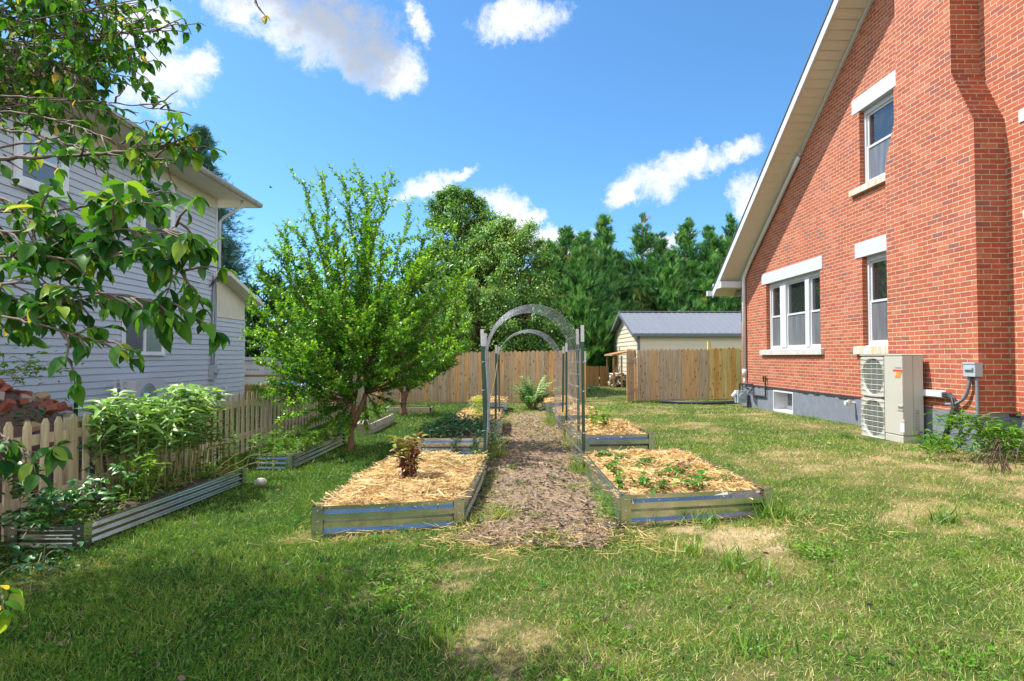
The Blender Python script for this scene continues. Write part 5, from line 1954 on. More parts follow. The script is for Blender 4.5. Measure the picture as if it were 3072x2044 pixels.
def plum(base, forks, tips, label, leaf, name='plum_tree', density=1.0, tr=.07, group='plum trees along the lawn'):
    e = empty(name, base, label, 'tree', group)
    wood = MB()
    fol = Foliage()
    B = Vector(base)
    tops = []
    for i, f in enumerate(forks):
        f = Vector(f)
        wood.tube(curve_pts(B + Vector((0, 0, -.05)) if i == 0 else B.lerp(Vector(forks[0]), .5), f, 5, (random.uniform(-.04, .04), 0, 0), .01), [tr * 1.25, tr, tr * .9, tr * .82, tr * .75, tr * .68], 9)
        tops.append(f)
    for (tx, ty, tz, dens) in tips:
        T = Vector((tx, ty, tz))
        f = min(tops, key=lambda q: (q.x - T.x) ** 2 + (q.y - T.y) ** 2 * .5)
        hd = Vector((T.x - f.x, T.y - f.y, 0))
        L = (T - f).length
        bend = hd * .02 + Vector((0, 0, .02 * L)) + Vector((random.gauss(0, .03), random.gauss(0, .03), 0)) * L
        pts = curve_pts(f, T, 12, bend, .006)
        r0 = tr * .36 * min(1, .4 + L / 4)
        wood.tube(pts, [r0 * (1 - .9 * k / 12) + .003 for k in range(13)], 6)
        twig_leaves(fol, pts[4:], leaf, .0072 / density, .66, skip=.0)
        ns = int(L * 9 * dens * density)
        for k in range(ns):
            t = .18 + .80 * (k + random.random()) / ns
            ff = t * 12
            i = min(int(ff), 11)
            p = pts[i].lerp(pts[i + 1], ff - i)
            d = (pts[i + 1] - pts[i]).normalized()
            r = Vector((random.gauss(0, 1), random.gauss(0, 1), random.gauss(0, .5)))
            r = (r - d * r.dot(d)).normalized()
            ln = random.uniform(.25, .62) * (1.25 - .85 * t) * min(1.3, L * .45)
            td = (d * random.uniform(.5, 1.1) + r * random.uniform(.5, 1.0) + Vector((0, 0, .25))).normalized()
            q = curve_pts(p, p + td * ln, 4, Vector((0, 0, -.08 * ln)), .02)
            wood.tube(q, [.006, .005, .004, .003, .002], 4)
            twig_leaves(fol, q, leaf, .0118 / density, .16 + .62 * t)  # darker towards the inside: crown shade put into the leaf tint
            if random.random() < .55 * density:
                p2 = q[2]
                r2 = Vector((random.gauss(0, 1), random.gauss(0, 1), random.gauss(0, .6))).normalized()
                q2 = curve_pts(p2, p2 + (td * .5 + r2).normalized() * ln * .7, 3, (0, 0, 0), .02)
                wood.tube(q2, [.004, .003, .0025, .002], 3)
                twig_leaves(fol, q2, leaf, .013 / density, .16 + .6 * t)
    wood.build('trunk', M_BARKR, e, smooth=True)
    leaves('crown', L_PLUM, e, fol.p, fol.a, fol.n, fol.l, .62, fol.t, DIA)
    return e


def D(px, py, d):
    "photo position given in the 2357-wide preview"
    return P(px * DPX, py * DPX, d)


b = G(1049, 1352)
yb = b.y
f1, f2 = D(816, 925, yb), D(842, 905, yb + .1)
tips = []
for (px, py, dd, dn) in [(700, 418, -.3, .8), (748, 405, .3, .8), (785, 402, .6, .8), (832, 398, .0, .9), (905, 402, -.2, .9), (868, 425, .7, .8), (945, 490, .4, .9), (1000, 520, -.4, 1),
                         (655, 528, .2, 1), (625, 570, -.7, 1.1), (598, 610, .6, 1.1), (575, 690, -.2, 1.2), (566, 760, .5, 1.2), (590, 830, -.7, 1.2), (615, 880, .2, 1.1), (640, 700, -1.3, 1.3),
                         (710, 600, -1.3, 1.2), (790, 560, -1.5, 1.2), (880, 560, -1.5, 1.2), (960, 600, -1.2, 1.2), (1040, 560, .3, 1.1), (1060, 640, -.3, 1.2), (1085, 620, .6, 1.0),
                         (1075, 710, .4, 1.2), (1040, 780, -.9, 1.3), (1050, 830, .3, 1.1), (700, 800, -1.5, 1.4), (820, 720, -1.7, 1.4), (930, 740, -1.6, 1.4), (760, 880, -1.3, 1.3), (905, 850, -1.2, 1.3),
                         (970, 880, -.4, 1.1), (690, 905, -.3, 1.2), (740, 700, 1.4, 1.2), (850, 650, 1.5, 1.2), (980, 700, 1.4, 1.2), (640, 800, 1.2, 1.2), (660, 930, -.9, 1.0), (735, 945, .1, .9), (600, 760, -.9, 1.2), (770, 520, -.5, 1.1), (840, 500, .3, 1.1), (680, 520, .5, 1.0),
                         (640, 965, -.2, 1.0), (695, 985, .2, .9), (760, 985, -.3, 1.2), (870, 960, -.3, 1.2), (800, 1000, -.25, 1.5), (845, 990, .1, 1.3), (735, 1000, -.4, .8), (910, 930, .2, 1.1), (590, 900, .5, 1.0)]:
    q = D(px, py, yb + dd)
    tips.append((q.x, q.y, q.z, dn))
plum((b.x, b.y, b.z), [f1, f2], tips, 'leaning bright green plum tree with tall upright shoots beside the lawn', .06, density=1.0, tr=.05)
# low shoot on the trunk
b2 = G(1209, 1247)
yb2 = b2.y
tips = []
for (px, py, dd, dn) in [(925, 700, 0, 1), (960, 690, .3, 1), (1000, 690, 0, 1), (1040, 720, .5, 1.1), (1075, 745, .2, 1.1), (1060, 800, -.5, 1.1), (1085, 790, .3, 1), (1040, 835, .2, 1.2), (1000, 860, -.5, 1.2),
                         (985, 800, -1, 1.3), (920, 780, -1, 1.3), (880, 800, .2, 1.2), (900, 860, .6, 1.1), (950, 850, .8, 1.2), (870, 860, -.3, 1.1), (1020, 780, 1, 1.2)]:
    q = D(px, py, yb2 + dd)
    tips.append((q.x, q.y, q.z, dn))
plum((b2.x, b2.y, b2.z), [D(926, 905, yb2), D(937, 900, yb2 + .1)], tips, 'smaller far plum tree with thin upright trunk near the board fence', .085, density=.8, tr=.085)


def back_tree(px, py_top, d, width, label, name='oak_tree', leafn=26000, leaf=.15, base_py=None, mat_=None, clumps=70, zlow=1.5, seed=1, tint=.45, group='trees beyond the board fence', shape=1.0):
    rr = np.random.default_rng(seed)
    top = D(px, py_top, d)
    base = Vector((top.x, d, -.2))
    e = empty(name, base, label, 'tree', group)
    H = top.z
    wood = MB()
    wood.tube([base, Vector((top.x + .1, d, H * .45)), Vector((top.x, d, H * .9))], [.22, .14, .04], 8)
    Pn, An, Nn, Ln, Tn = [], [], [], [], []
    for k in range(clumps):
        t = rr.random() ** .9
        z = zlow + (H - zlow) * t
        rmax = width * (math.sin((.14 + .78 * t) * math.pi) ** .6) * (1 - .15 * t * shape) + .2
        a = rr.random() * 6.28
        r = rmax * math.sqrt(rr.random()) * .92
        c = np.array([top.x + r * math.cos(a), d + r * math.sin(a), z])
        s = width * rr.uniform(.10, .30) * (1.15 - .5 * t)
        s = min(s, max(H - z, .35))
        wood.tube([Vector((top.x, d, max(z - rmax * .5, .5))), Vector(c).lerp(Vector((top.x, d, z)), .4), Vector(c)], [.06, .03, .012], 5)
        m = leafn // clumps
        dirs = unit(rr.normal(size=(m, 3)))
        rad = s * .62 * np.abs(rr.normal(size=(m, 1))) ** .8
        wv_ = unit(np.array([math.cos(a), math.sin(a), rr.uniform(-.1, .9)]))
        q = c + dirs * rad * np.array([1, 1, .8]) + wv_ * (rr.random((m, 1)) - .4) * s * 1.5
        Pn.append(q)
        An.append(dirs * .6 + np.array([0, 0, -.45]) + rr.normal(size=(m, 3)) * .5)
        Nn.append(dirs + np.array([0, 0, .8]) + rr.normal(size=(m, 3)) * .4)
        Ln.append(rr.uniform(.6, 1.2, m) * leaf)
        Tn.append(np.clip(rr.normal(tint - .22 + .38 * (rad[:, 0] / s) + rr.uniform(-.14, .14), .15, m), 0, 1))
    wood.build('trunk', M_BARK, e, smooth=True)
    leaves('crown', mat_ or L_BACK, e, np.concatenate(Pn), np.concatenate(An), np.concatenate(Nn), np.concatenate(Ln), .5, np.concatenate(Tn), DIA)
    return e


back_tree(1062, 440, 27.0, 2.1, 'tall round topped oak rising behind the plum, tallest broadleaf', seed=3, leafn=60000, leaf=.13, clumps=190, tint=.46)
back_tree(1165, 525, 25.0, 2.3, 'lighter loose crowned oak left of the cypress row', seed=5, leafn=60000, leaf=.125, clumps=190, tint=.6)
back_tree(1110, 640, 23.0, 1.9, 'low bushy oak sapling just over the fence between the oaks', seed=6, leafn=34000, leaf=.115, clumps=120, tint=.58, zlow=.6)
back_tree(1215, 690, 23.5, 1.7, 'bushy young oak behind the arches at the fence', seed=8, leafn=34000, leaf=.115, clumps=120, tint=.5, zlow=.4)
back_tree(985, 620, 24.5, 2.0, 'shaded oak hidden behind the plum crown', seed=9, leafn=14000, leaf=.17, clumps=50, tint=.4, zlow=.5)
back_tree(640, 640, 30.0, 3.2, 'dark broadleaf tree behind the lean-to roof', seed=11, leafn=20000, leaf=.2, clumps=60, tint=.22, zlow=.2)
back_tree(760, 680, 31.0, 3.6, 'dark bushy tree far behind the front plum', seed=12, leafn=20000, leaf=.2, clumps=60, tint=.25, zlow=.2)
back_tree(880, 690, 30.0, 3.0, 'dark tree screening the gap between the two plums', seed=13, leafn=18000, leaf=.2, clumps=60, tint=.3, zlow=.2)


def conifer_mesh(H, rbase, n, seed, spr=(.5, .8), lift=.55, prof=.8, rag=.35, up=.5, lowz=.05):
    "positions and frames of upswept sprays for a conifer of height H"
    rr = np.random.default_rng(seed)
    nb = n // 26
    Pn, An, Nn, Ln, Tn = [], [], [], [], []
    br = []
    for k in range(nb):
        t = rr.random() ** 1.15
        z = H * (lowz + (1 - lowz) * t)
        R_ = rbase * (1 - t) ** prof * rr.uniform(1 - rag, 1.08) + .12
        a = rr.random() * 6.283
        o = np.array([math.cos(a), math.sin(a), 0])
        tip = o * R_ + np.array([0, 0, z + lift * R_])
        br.append((np.array([0, 0, z]), tip))
        m = 26
        s = rr.random(m) ** .55
        ctr = np.array([0, 0, z]) + (tip - np.array([0, 0, z])) * s[:, None]
        ctr = ctr + rr.normal(size=(m, 3)) * (.10 * R_ + .06) * np.array([1, 1, .75])
        ctr[:, 2] -= .18 * R_ * (s - .5) ** 2
        ax = o * .8 + np.array([0, 0, up]) + rr.normal(size=(m, 3)) * .42
        Pn.append(ctr)
        An.append(ax)
        Nn.append(np.array([0, 0, 1.0]) * .7 + rr.normal(size=(m, 3)) * .6 - o * .2)
        Ln.append(rr.uniform(spr[0], spr[1], m) * (.5 + .5 * (1 - t)))
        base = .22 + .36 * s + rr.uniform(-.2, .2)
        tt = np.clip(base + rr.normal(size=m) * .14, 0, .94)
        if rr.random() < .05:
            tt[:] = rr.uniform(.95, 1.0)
        Tn.append(tt)
    return (np.concatenate(Pn), np.concatenate(An), np.concatenate(Nn), np.concatenate(Ln), np.concatenate(Tn)), br


SPR6 = spray(8, .13, .62, 4)
SPRN = spray(9, .07, 1.2, 9)


def conifer(loc, H, rbase, n, seed, label, name, material, tmpl, group=None, **kw):
    e = empty(name, loc, label, 'tree', group)
    leaders = kw.pop('leaders', 1)
    parts, br = [], []
    rl = random.Random(seed)
    for k in range(leaders):
        hk = H if k == 0 else H * rl.uniform(.66, .94)
        rk = rbase if leaders == 1 else rbase * rl.uniform(.6, .75)
        aa = rl.random() * 6.28
        dx_, dy_ = (0, 0) if k == 0 else (rbase * .55 * math.cos(aa + k * 2.4), rbase * .55 * math.sin(aa + k * 2.4))
        arr, b_ = conifer_mesh(hk, rk, n // leaders, seed + 100 * k, **kw)
        arr[0][:, 0] += dx_
        arr[0][:, 1] += dy_
        parts.append(arr)
        br += [(A + np.array([dx_, dy_, 0]), B + np.array([dx_, dy_, 0])) for A, B in b_]
    p, a, nn, l, t = (np.concatenate([q[i] for q in parts]) for i in range(5))
    off = np.array(loc)
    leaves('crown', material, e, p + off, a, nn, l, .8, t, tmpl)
    w = MB()
    w.tube([Vector(loc) - Vector((0, 0, .3)), Vector(loc) + Vector((0, 0, H * .5)), Vector(loc) + Vector((0, 0, H * .97))], [.26, .16, .02], 8)
    for A, B in br[::3]:
        w.tube([Vector(A + off), Vector(B + off)], [.035, .01], 4)
    w.build('trunk', M_BARK, e, smooth=True)
    return e


CYPR = [(1302, 535, 36, 2.2, 'leftmost cypress of the row, broad at its foot above the arches'), (1390, 507, 35.5, 2.6, 'cypress with a bushy twin top, second from the oaks'),
      (1478, 507, 37, 2.3, 'cypress with a sharp spire rising over the shed ridge end'), (1580, 514, 36.5, 2.2, 'cypress standing mid row above the shed roof'),
      (1632, 535, 38.5, 2.0, 'shorter cypress set back in the row over the shed'), (1682, 505, 37, 2.1, 'cypress closest to the brick house eave')]
for i, (px, py, d, r, lab) in enumerate(CYPR):
    q = D(px, py, d)
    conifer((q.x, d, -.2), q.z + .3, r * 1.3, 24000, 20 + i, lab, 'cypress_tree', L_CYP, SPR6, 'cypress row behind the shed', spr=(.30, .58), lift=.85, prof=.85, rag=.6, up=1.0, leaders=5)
for i, (px, py, d, r, lab) in enumerate([(1345, 640, 33, 2.4, 'low cypress skirt left of the shed gable'), (1540, 600, 34.5, 2.6, 'low dark cypress directly behind the shed roof'), (1650, 620, 34.5, 2.6, 'low dark cypress behind the shed beside the brick house')]):
    q = D(px, py, d)
    conifer((q.x, d + 1.5, -.2), q.z, r, 6000, 40 + i, lab, 'cypress_tree', L_CYP, SPR6, 'cypress row behind the shed', spr=(.5, .85), lift=.5, prof=.45, rag=.5, up=.6)
q = D(447, 303, 30)
conifer((q.x + .3, 30, -.3), q.z + .5, 3.6, 18000, 60, 'tall dark blue green spruce behind the white house', 'spruce_tree', L_SPR, SPRN, None, spr=(.3, .6), lift=.02, prof=.8, rag=.6, up=.15)


# ------------------------------------------------------------------ dogwood overhanging the left edge
def dogwood():
    base = Vector((-3.55, 3.3, g(-3.5, 3.3)))
    e = empty('dogwood_tree', base, 'dogwood tree reaching in from the left with bare twigs and large drooping leaves', 'tree')
    w = MB()
    fol = Foliage()
    crown = Vector((-3.5, 3.3, 2.2))
    w.tube([base - Vector((0, 0, .1)), base + Vector((.05, 0, .7)), Vector((-3.5, 3.3, 1.5)), Vector((-3.55, 3.3, 2.8)), Vector((-3.5, 3.3, 4.2))], [.11, .09, .08, .06, .03], 10)

    def bough(pix, r0, r1, twigs, leaf, tint, tl=(.12, .3), leafgap=.05, tdir=(0, 0, -.2), skip=.0, ends=True):
        "pix: list of (px, py, d) in native photo pixels"
        pts = [P(*q) for q in pix]
        fine = []
        for k in range(len(pts) - 1):
            for j in range(6):
                t = j / 6
                p0, p1, p2, p3 = pts[max(k - 1, 0)], pts[k], pts[k + 1], pts[min(k + 2, len(pts) - 1)]
                fine.append(.5 * ((2 * p1) + (p2 - p0) * t + (2 * p0 - 5 * p1 + 4 * p2 - p3) * t * t + (3 * p1 - p0 - 3 * p2 + p3) * t ** 3)
                            + Vector((random.gauss(0, .003), random.gauss(0, .003), random.gauss(0, .003))))
        fine.append(pts[-1])
        n = len(fine)
        r0, r1 = r0 * .62, r1 * .62
        w.tube(fine, [r0 + (r1 - r0) * k / (n - 1) for k in range(n)], 7)
        w.tube([Vector((-3.5, 3.3, min(max(fine[0].z - .3, 1.2), 3.6))), fine[0].lerp(Vector((-3.5, 3.3, fine[0].z)), .5), fine[0]], [r0 * 1.5, r0 * 1.2, r0], 7)
        for k in range(twigs):
            t = skip + (1 - skip) * (k + random.random()) / twigs
            f = t * (n - 1)
            i = min(int(f), n - 2)
            p = fine[i].lerp(fine[i + 1], f - i)
            d = (fine[i + 1] - fine[i]).normalized()
            r = Vector((random.gauss(0, .5), random.gauss(0, .8), random.gauss(0, .9)))
            td = (d * .9 + r * .75 + Vector(tdir)).normalized()
            ln = random.uniform(*tl)
            q = curve_pts(p, p + td * ln, 4, (0, 0, .03 * ln), .03)
            w.tube(q, [.0045, .004, .003, .0025, .0018], 5)
            if leafgap:
                for s in (2, 3, 4):
                    if random.random() < leafgap:
                        m = 2 if s < 4 else random.choice([3, 4])
                        a0 = random.random() * 6.28
                        for h in range(m):
                            a = a0 + h * 6.28 / m
                            dd = (q[s] - q[s - 1]).normalized()
                            u = dd.orthogonal().normalized()
                            v = dd.cross(u)
                            ax = (u * math.cos(a) + v * math.sin(a)) * .75 + dd * .35 + Vector((0, 0, -.75))
                            fol.add(q[s], ax, Vector((random.gauss(0, .35), random.gauss(0, .35), 1)), leaf * random.uniform(.38, 1.1), min(max(random.gauss(tint, .24), 0), 1))
        return fine

    N_ = lambda l: [(a * 1.0, b * 1.0, c) for a, b, c in l]
    # main bough across the upper window and its side shoots (sparser leaves)
    bough(N_([(-120, 500, 2.6), (0, 480, 2.5), (200, 466, 2.45), (400, 455, 2.4), (500, 445, 2.4), (545, 425, 2.4)]), .016, .003, 30, .065, .55, (.06, .16), .55, (0, 0, -.1), .15)
    bough(N_([(60, 430, 2.7), (200, 440, 2.6), (300, 505, 2.55), (380, 560, 2.5), (430, 590, 2.45), (515, 603, 2.45)]), .007, .0025, 10, .06, .5, (.05, .12), .35)
    bough(N_([(-100, 380, 2.7), (60, 395, 2.6), (150, 415, 2.55), (260, 450, 2.5), (430, 480, 2.45), (530, 492, 2.4)]), .009, .003, 20, .065, .5, (.06, .15), .5)
    bough(N_([(-100, 285, 2.9), (60, 290, 2.8), (200, 300, 2.75), (310, 303, 2.7), (440, 322, 2.65), (516, 330, 2.6)]), .009, .003, 12, .06, .45, (.06, .14), .15, (0, 0, 0), .1)
    bough(N_([(-80, 330, 2.8), (100, 345, 2.7), (270, 395, 2.6), (360, 430, 2.55), (480, 480, 2.5)]), .008, .003, 18, .065, .45, (.06, .16), .4)
    bough(N_([(150, 300, 2.9), (300, 330, 2.8), (400, 365, 2.75), (455, 362, 2.7), (470, 375, 2.7)]), .005, .002, 6, .07, .45, (.05, .1), .3)
    # upper mass of small, denser leaves against sky
    for k, (y0, y1, x1, d0) in enumerate([(-60, 20, 300, 3.3), (-20, 70, 420, 3.4), (60, 40, 380, 3.5), (90, 130, 330, 3.2), (140, 95, 470, 3.3), (170, 190, 360, 3.5), (210, 240, 320, 3.3), (250, 200, 380, 3.1),
                                          (-120, -40, 260, 3.1), (30, 160, 250, 3.6), (120, 230, 230, 3.0), (200, 130, 300, 3.7), (270, 270, 260, 3.4), (0, -60, 440, 3.6), (320, 300, 230, 3.2)]):
        bough(N_([(-200, y0 + 60, d0 + .1), (0, y0, d0), (x1 * .5, (y0 + y1) / 2 - 8, d0 - .1), (x1, y1, d0 - .2)]), .009, .0025, 36, .064, .5, (.10, .30), .8, (0, 0, .0), .1)
    # lower boughs with large drooping leaves close to the camera
    for k, (pp, tw, lf) in enumerate([([(-150, 700, 2.2), (60, 690, 2.1), (220, 700, 2.05), (360, 690, 2.0), (480, 690, 1.95), (545, 668, 1.95)], 20, .078),
                                      ([(-150, 780, 2.15), (80, 770, 2.05), (240, 780, 2.0), (380, 770, 1.95), (520, 780, 1.95), (545, 825, 1.95)], 20, .078),
                                      ([(-150, 860, 2.1), (60, 850, 2.0), (200, 860, 1.95), (330, 880, 1.9), (450, 900, 1.9), (500, 898, 1.9)], 19, .078),
                                      ([(-150, 640, 2.25), (60, 640, 2.15), (200, 630, 2.1), (330, 600, 2.05), (430, 605, 2.05)], 17, .075),
                                      ([(-150, 960, 2.0), (20, 950, 1.95), (120, 975, 1.9), (230, 1010, 1.9), (330, 1030, 1.9)], 13, .07),
                                      ([(-150, 820, 2.3), (40, 800, 2.2), (180, 740, 2.15), (300, 720, 2.1), (420, 720, 2.1)], 18, .078),
                                      ([(-150, 580, 2.3), (0, 590, 2.2), (90, 660, 2.1), (160, 720, 2.1)], 13, .07),
                                      ([(-150, 920, 2.2), (20, 900, 2.1), (150, 890, 2.05), (260, 900, 2.0)], 16, .078)]):
        bough(N_(pp), .008, .0025, tw, lf, .42, (.06, .17), .85, (0, 0, -.25), .02)
    # sprigs along the frame edge
    bough(N_([(-160, 1250, 2.2), (-20, 1290, 2.1), (60, 1340, 2.05), (150, 1370, 2.0)]), .005, .002, 10, .075, .35, (.05, .12), .7, (0, 0, -.2))
    bough(N_([(-160, 1700, 2.0), (-40, 1740, 1.98), (10, 1790, 1.95)]), .004, .002, 4, .08, .7, (.05, .1), .8, (0, 0, -.2))
    # twig hanging in at the top of the frame
    bough(N_([(700, -60, 2.6), (745, -20, 2.55), (765, 5, 2.55), (775, 22, 2.55)]), .004, .0015, 4, .04, .9, (.03, .06), .12)
    # the rest of the crown, outside the picture, which throws the shade on the lawn
    k = 0
    while k < 150:
        z = random.uniform(2.0, 5.2)
        a, q_ = random.random() * 6.28, math.sqrt(random.random())
        sx_, sy_ = -2.0 + 1.3 * q_ * math.cos(a), 3.5 + 1.05 * q_ * math.sin(a)
        c = Vector((sx_ - z * math.cos(SUN_AZ) / math.tan(SUN_EL), sy_ + z * math.sin(SUN_AZ) / math.tan(SUN_EL), z))
        if not (c.x < -.83 * c.y - .5 or z > 1.65 + .58 * c.y + .2) or c.x < -5.8:
            continue
        k += 1
        w.tube([Vector((-3.5, 3.3, min(max(z - .8, 1.0), 3.8))), c], [.012, .003], 5)
        for j in range(55):
            p = c + Vector((random.gauss(0, .24), random.gauss(0, .24), random.gauss(0, .16)))
            fol.add(p, (random.gauss(0, 1), random.gauss(0, 1), -.5), (random.gauss(0, .4), random.gauss(0, .4), 1), .085 * random.uniform(.7, 1.2), min(max(random.gauss(.4, .2), 0), 1))
    w.build('trunk', M_TWIG, e, smooth=True)
    leaves('crown', L_DOG, e, fol.p, fol.a, fol.n, fol.l, .60, fol.t, OVAL)


dogwood()


# ------------------------------------------------------------------ garden plants
def stem_plant(base, h, n, spread, leafmat_, leaf, label, cat='plant', name='garden_plant', lw=.3, tmpl=LANCE, pairs=8, tint=.5, bare=.35, group=None, stemr=.006, droop=.2, stemm=None, tg=.25):
    e = empty(name, base, label, cat, group)
    w = MB()
    fol = Foliage()
    B = Vector(base)
    for k in range(n):
        a = random.random() * 6.28
        r = spread * math.sqrt(random.random())
        p = B + Vector((r * math.cos(a) * (spread and 1), r * math.sin(a), 0))
        hh = h * random.uniform(.72, 1.05)
        tip = p + Vector((math.cos(a) * .12 * hh + random.gauss(0, .05), math.sin(a) * .12 * hh + random.gauss(0, .05), hh))
        q = curve_pts(p, tip, 6, (random.gauss(0, .03) * h, random.gauss(0, .03) * h, 0))
        w.tube(q, [stemr * (1 - .6 * i / 6) for i in range(7)], 5)
        for j in range(pairs):
            t = bare + (1 - bare) * (j + .5) / pairs
            f = t * 6
            i = min(int(f), 5)
            c = q[i].lerp(q[i + 1], f - i)
            a0 = random.random() * 6.28
            for s in range(3 if j > pairs - 3 else 2):
                an = a0 + s * (6.28 / (3 if j > pairs - 3 else 2)) + random.gauss(0, .3)
                ax = Vector((math.cos(an), math.sin(an), random.gauss(.35, .25) - droop * (1 - t)))
                fol.add(c, ax, Vector((random.gauss(0, .3), random.gauss(0, .3), 1)), leaf * random.uniform(.6, 1.1) * (1.1 - .4 * abs(t - .75)), min(max(random.gauss(tint + tg * (t - .6), .17), 0), 1))
    w.build('stem', stemm or M_STEM, e)
    leaves('leaves', leafmat_, e, fol.p, fol.a, fol.n, fol.l, lw, fol.t, tmpl)
    return e


# tall perennials in the narrow bed (several clumps)
for i, (px, py, d, h, n, lab) in enumerate([(385, 1465, 6.2, .92, 15, 'tall pale leaved perennial clump nearest the front of the picket bed'), (450, 1445, 6.35, 1.05, 16, 'tallest perennial clump in the picket bed'),
                                            (520, 1440, 6.6, 1.02, 16, 'tall perennial clump in the picket bed before the white house meter'), (575, 1425, 6.9, .95, 12, 'tall perennial clump at the far end of the picket bed')]):
    q = P(px, py, d)
    stem_plant((q.x, d, .05), h, n, .24, L_TALL, .195, lab, name='perennial_clump', lw=.28, pairs=9, tint=.52, bare=.42, group='tall perennials in the picket bed')
q = P(425, 1500, 5.9)
stem_plant((q.x, 5.9, .05), .42, 14, .16, L_WEED, .10, 'bright green bushy herb at the foot of the tall perennials', name='herb_clump', lw=.35, pairs=8, tint=.8, bare=.2)
for i, (px, py, d, h, lab) in enumerate([(790, 1385, 7.35, .42, 'leafy weed stalk leaning from the back corner of the perennial bed'), (700, 1400, 7.1, .45, 'arching weed with yellow stems at the back of the perennial bed'), (860, 1330, 9.2, .3, 'tall weed in the second picket bed close to the fence'),
                                         (930, 1330, 9.4, .25, 'low green weed in the middle of the second picket bed'), (835, 1345, 8.6, .22, 'small weed at the near end of the second picket bed'), (1000, 1310, 10.0, .2, 'weed at the far end of the second picket bed'),
                                         (640, 1440, 6.9, .6, 'thin grassy weed between the perennials and the bed end')]):
    q = P(px, py, d)
    stem_plant((q.x, d, .07), h, 7, .16, L_WEED, .085, lab, name='weed', lw=.32, pairs=7, tint=.6, bare=.15, group='weeds in the picket beds')
mb = MB()
for k in range(3):
    A = P(640 + k * 12, 1420 + k * 6, 6.9)
    mb.tube(curve_pts(A, A + Vector((.42 + .08 * k, .1, .28 - .06 * k)), 8, (0, 0, .05), .01), [.005, .005, .0045, .004, .004, .0035, .003, .0025, .002], 5)
tag(mb.build('dry_stalks', M_STRAW, org=P(640, 1430, 6.9)), 'bent yellow stalks sprawling over the end of the perennial bed', 'stalks')


def creeper(name, label, pts, leaf, n, material, spread, tint=.5, zr=.12, five=False, cat='plant', wr=.6, group=None):
    "low leafy cover spread round a list of centres"
    c0 = pts[0]
    e = empty(name, c0, label, cat, group)
    w = MB()
    p, a, nn, l, t = [], [], [], [], []
    for c in pts:
        c = Vector(c)
        for s in range(4):
            dv_ = Vector((random.gauss(0, spread), random.gauss(0, spread), abs(random.gauss(0, zr * .8))))
            q = curve_pts(c - Vector((0, 0, .02)), c + dv_, 4, (0, 0, .04), .02)
            w.tube(q, .003, 4)
        for k in range(n):
            o = Vector((random.gauss(0, spread), random.gauss(0, spread), abs(random.gauss(0, zr))))
            m = 5 if five else 1
            a0 = random.random() * 6.28
            for h in range(m):
                an = a0 + (h - 2) * .75 if five else random.random() * 6.28
                p.append(tuple(c + o))
                a.append((math.cos(an), math.sin(an), random.gauss(.0, .3)))
                nn.append((random.gauss(0, .35), random.gauss(0, .35), 1))
                l.append(leaf * random.uniform(.6, 1.15))
                t.append(min(max(random.gauss(tint, .2), 0), 1))
    w.build('stem', M_STEM, e)
    leaves('leaves', material, e, p, a, nn, l, wr, t, OVAL if leaf > .05 else DIA)
    return e


creeper('creeper', 'five leaved creeper spilling over the near end of the picket bed', [P(60, 1500, 4.85), P(150, 1530, 4.95), P(230, 1510, 5.1), P(90, 1590, 4.7), P(130, 1560, 4.8), P(320, 1480, 5.4), P(40, 1450, 4.9)], .075, 16, L_VINE, .11, .6, .1, True)
creeper('undergrowth', 'dark leafy undergrowth at the foot of the narrow bed by the left edge', [Vector((x, y, g(x, y))) for x, y in ((-3.9, 4.3), (-3.6, 4.4), (-3.3, 4.55), (-3.75, 4.1), (-3.45, 4.25), (-3.2, 4.35), (-3.55, 4.65), (-3.9, 4.65), (-3.3, 4.1), (-3.6, 3.9))], .07, 34, L_VINE, .13, .35, .07)
creeper('undergrowth', 'bright green bush growing on the rubble heap behind the pickets', [P(40, 1135, 6.6), P(110, 1120, 6.8), P(180, 1105, 7.0), P(75, 1150, 6.4), P(20, 1120, 6.2)], .075, 30, L_WEED, .16, .75, .12)
creeper('undergrowth', 'dark ivy patch climbing the near side of the rubble heap', [P(20, 1290, 5.6), P(60, 1250, 5.9), P(110, 1260, 6.0)], .06, 30, L_VINE, .14, .4, .1)
vp = []
for k in range(46):
    s = sB1(np.array([random.random()]), np.array([random.random()]))[0]
    vp.append(Vector((s[0], s[1], s[2] + .02)))
creeper('vine', 'dark green sprawling vines filling the tall steel bed', vp, .062, 34, L_VINE, .11, .45, .07)
vp = [Vector((-.62 + random.gauss(0, .06), 7.86, .32 - .06 * k)) for k in range(5)] + [Vector((-.36, 7.86, .30 - .05 * k)) for k in range(3)]
creeper('vine', 'vine strand hanging down the front of the tall steel bed', vp, .045, 22, L_VINE, .035, .45, .03)
creeper('vine', 'vines and grass along the path side of the tall steel bed', [Vector((-.16, 8.0 + k * .2, .02 + .22 * random.random())) for k in range(10)], .05, 26, L_VINE, .06, .5, .08)

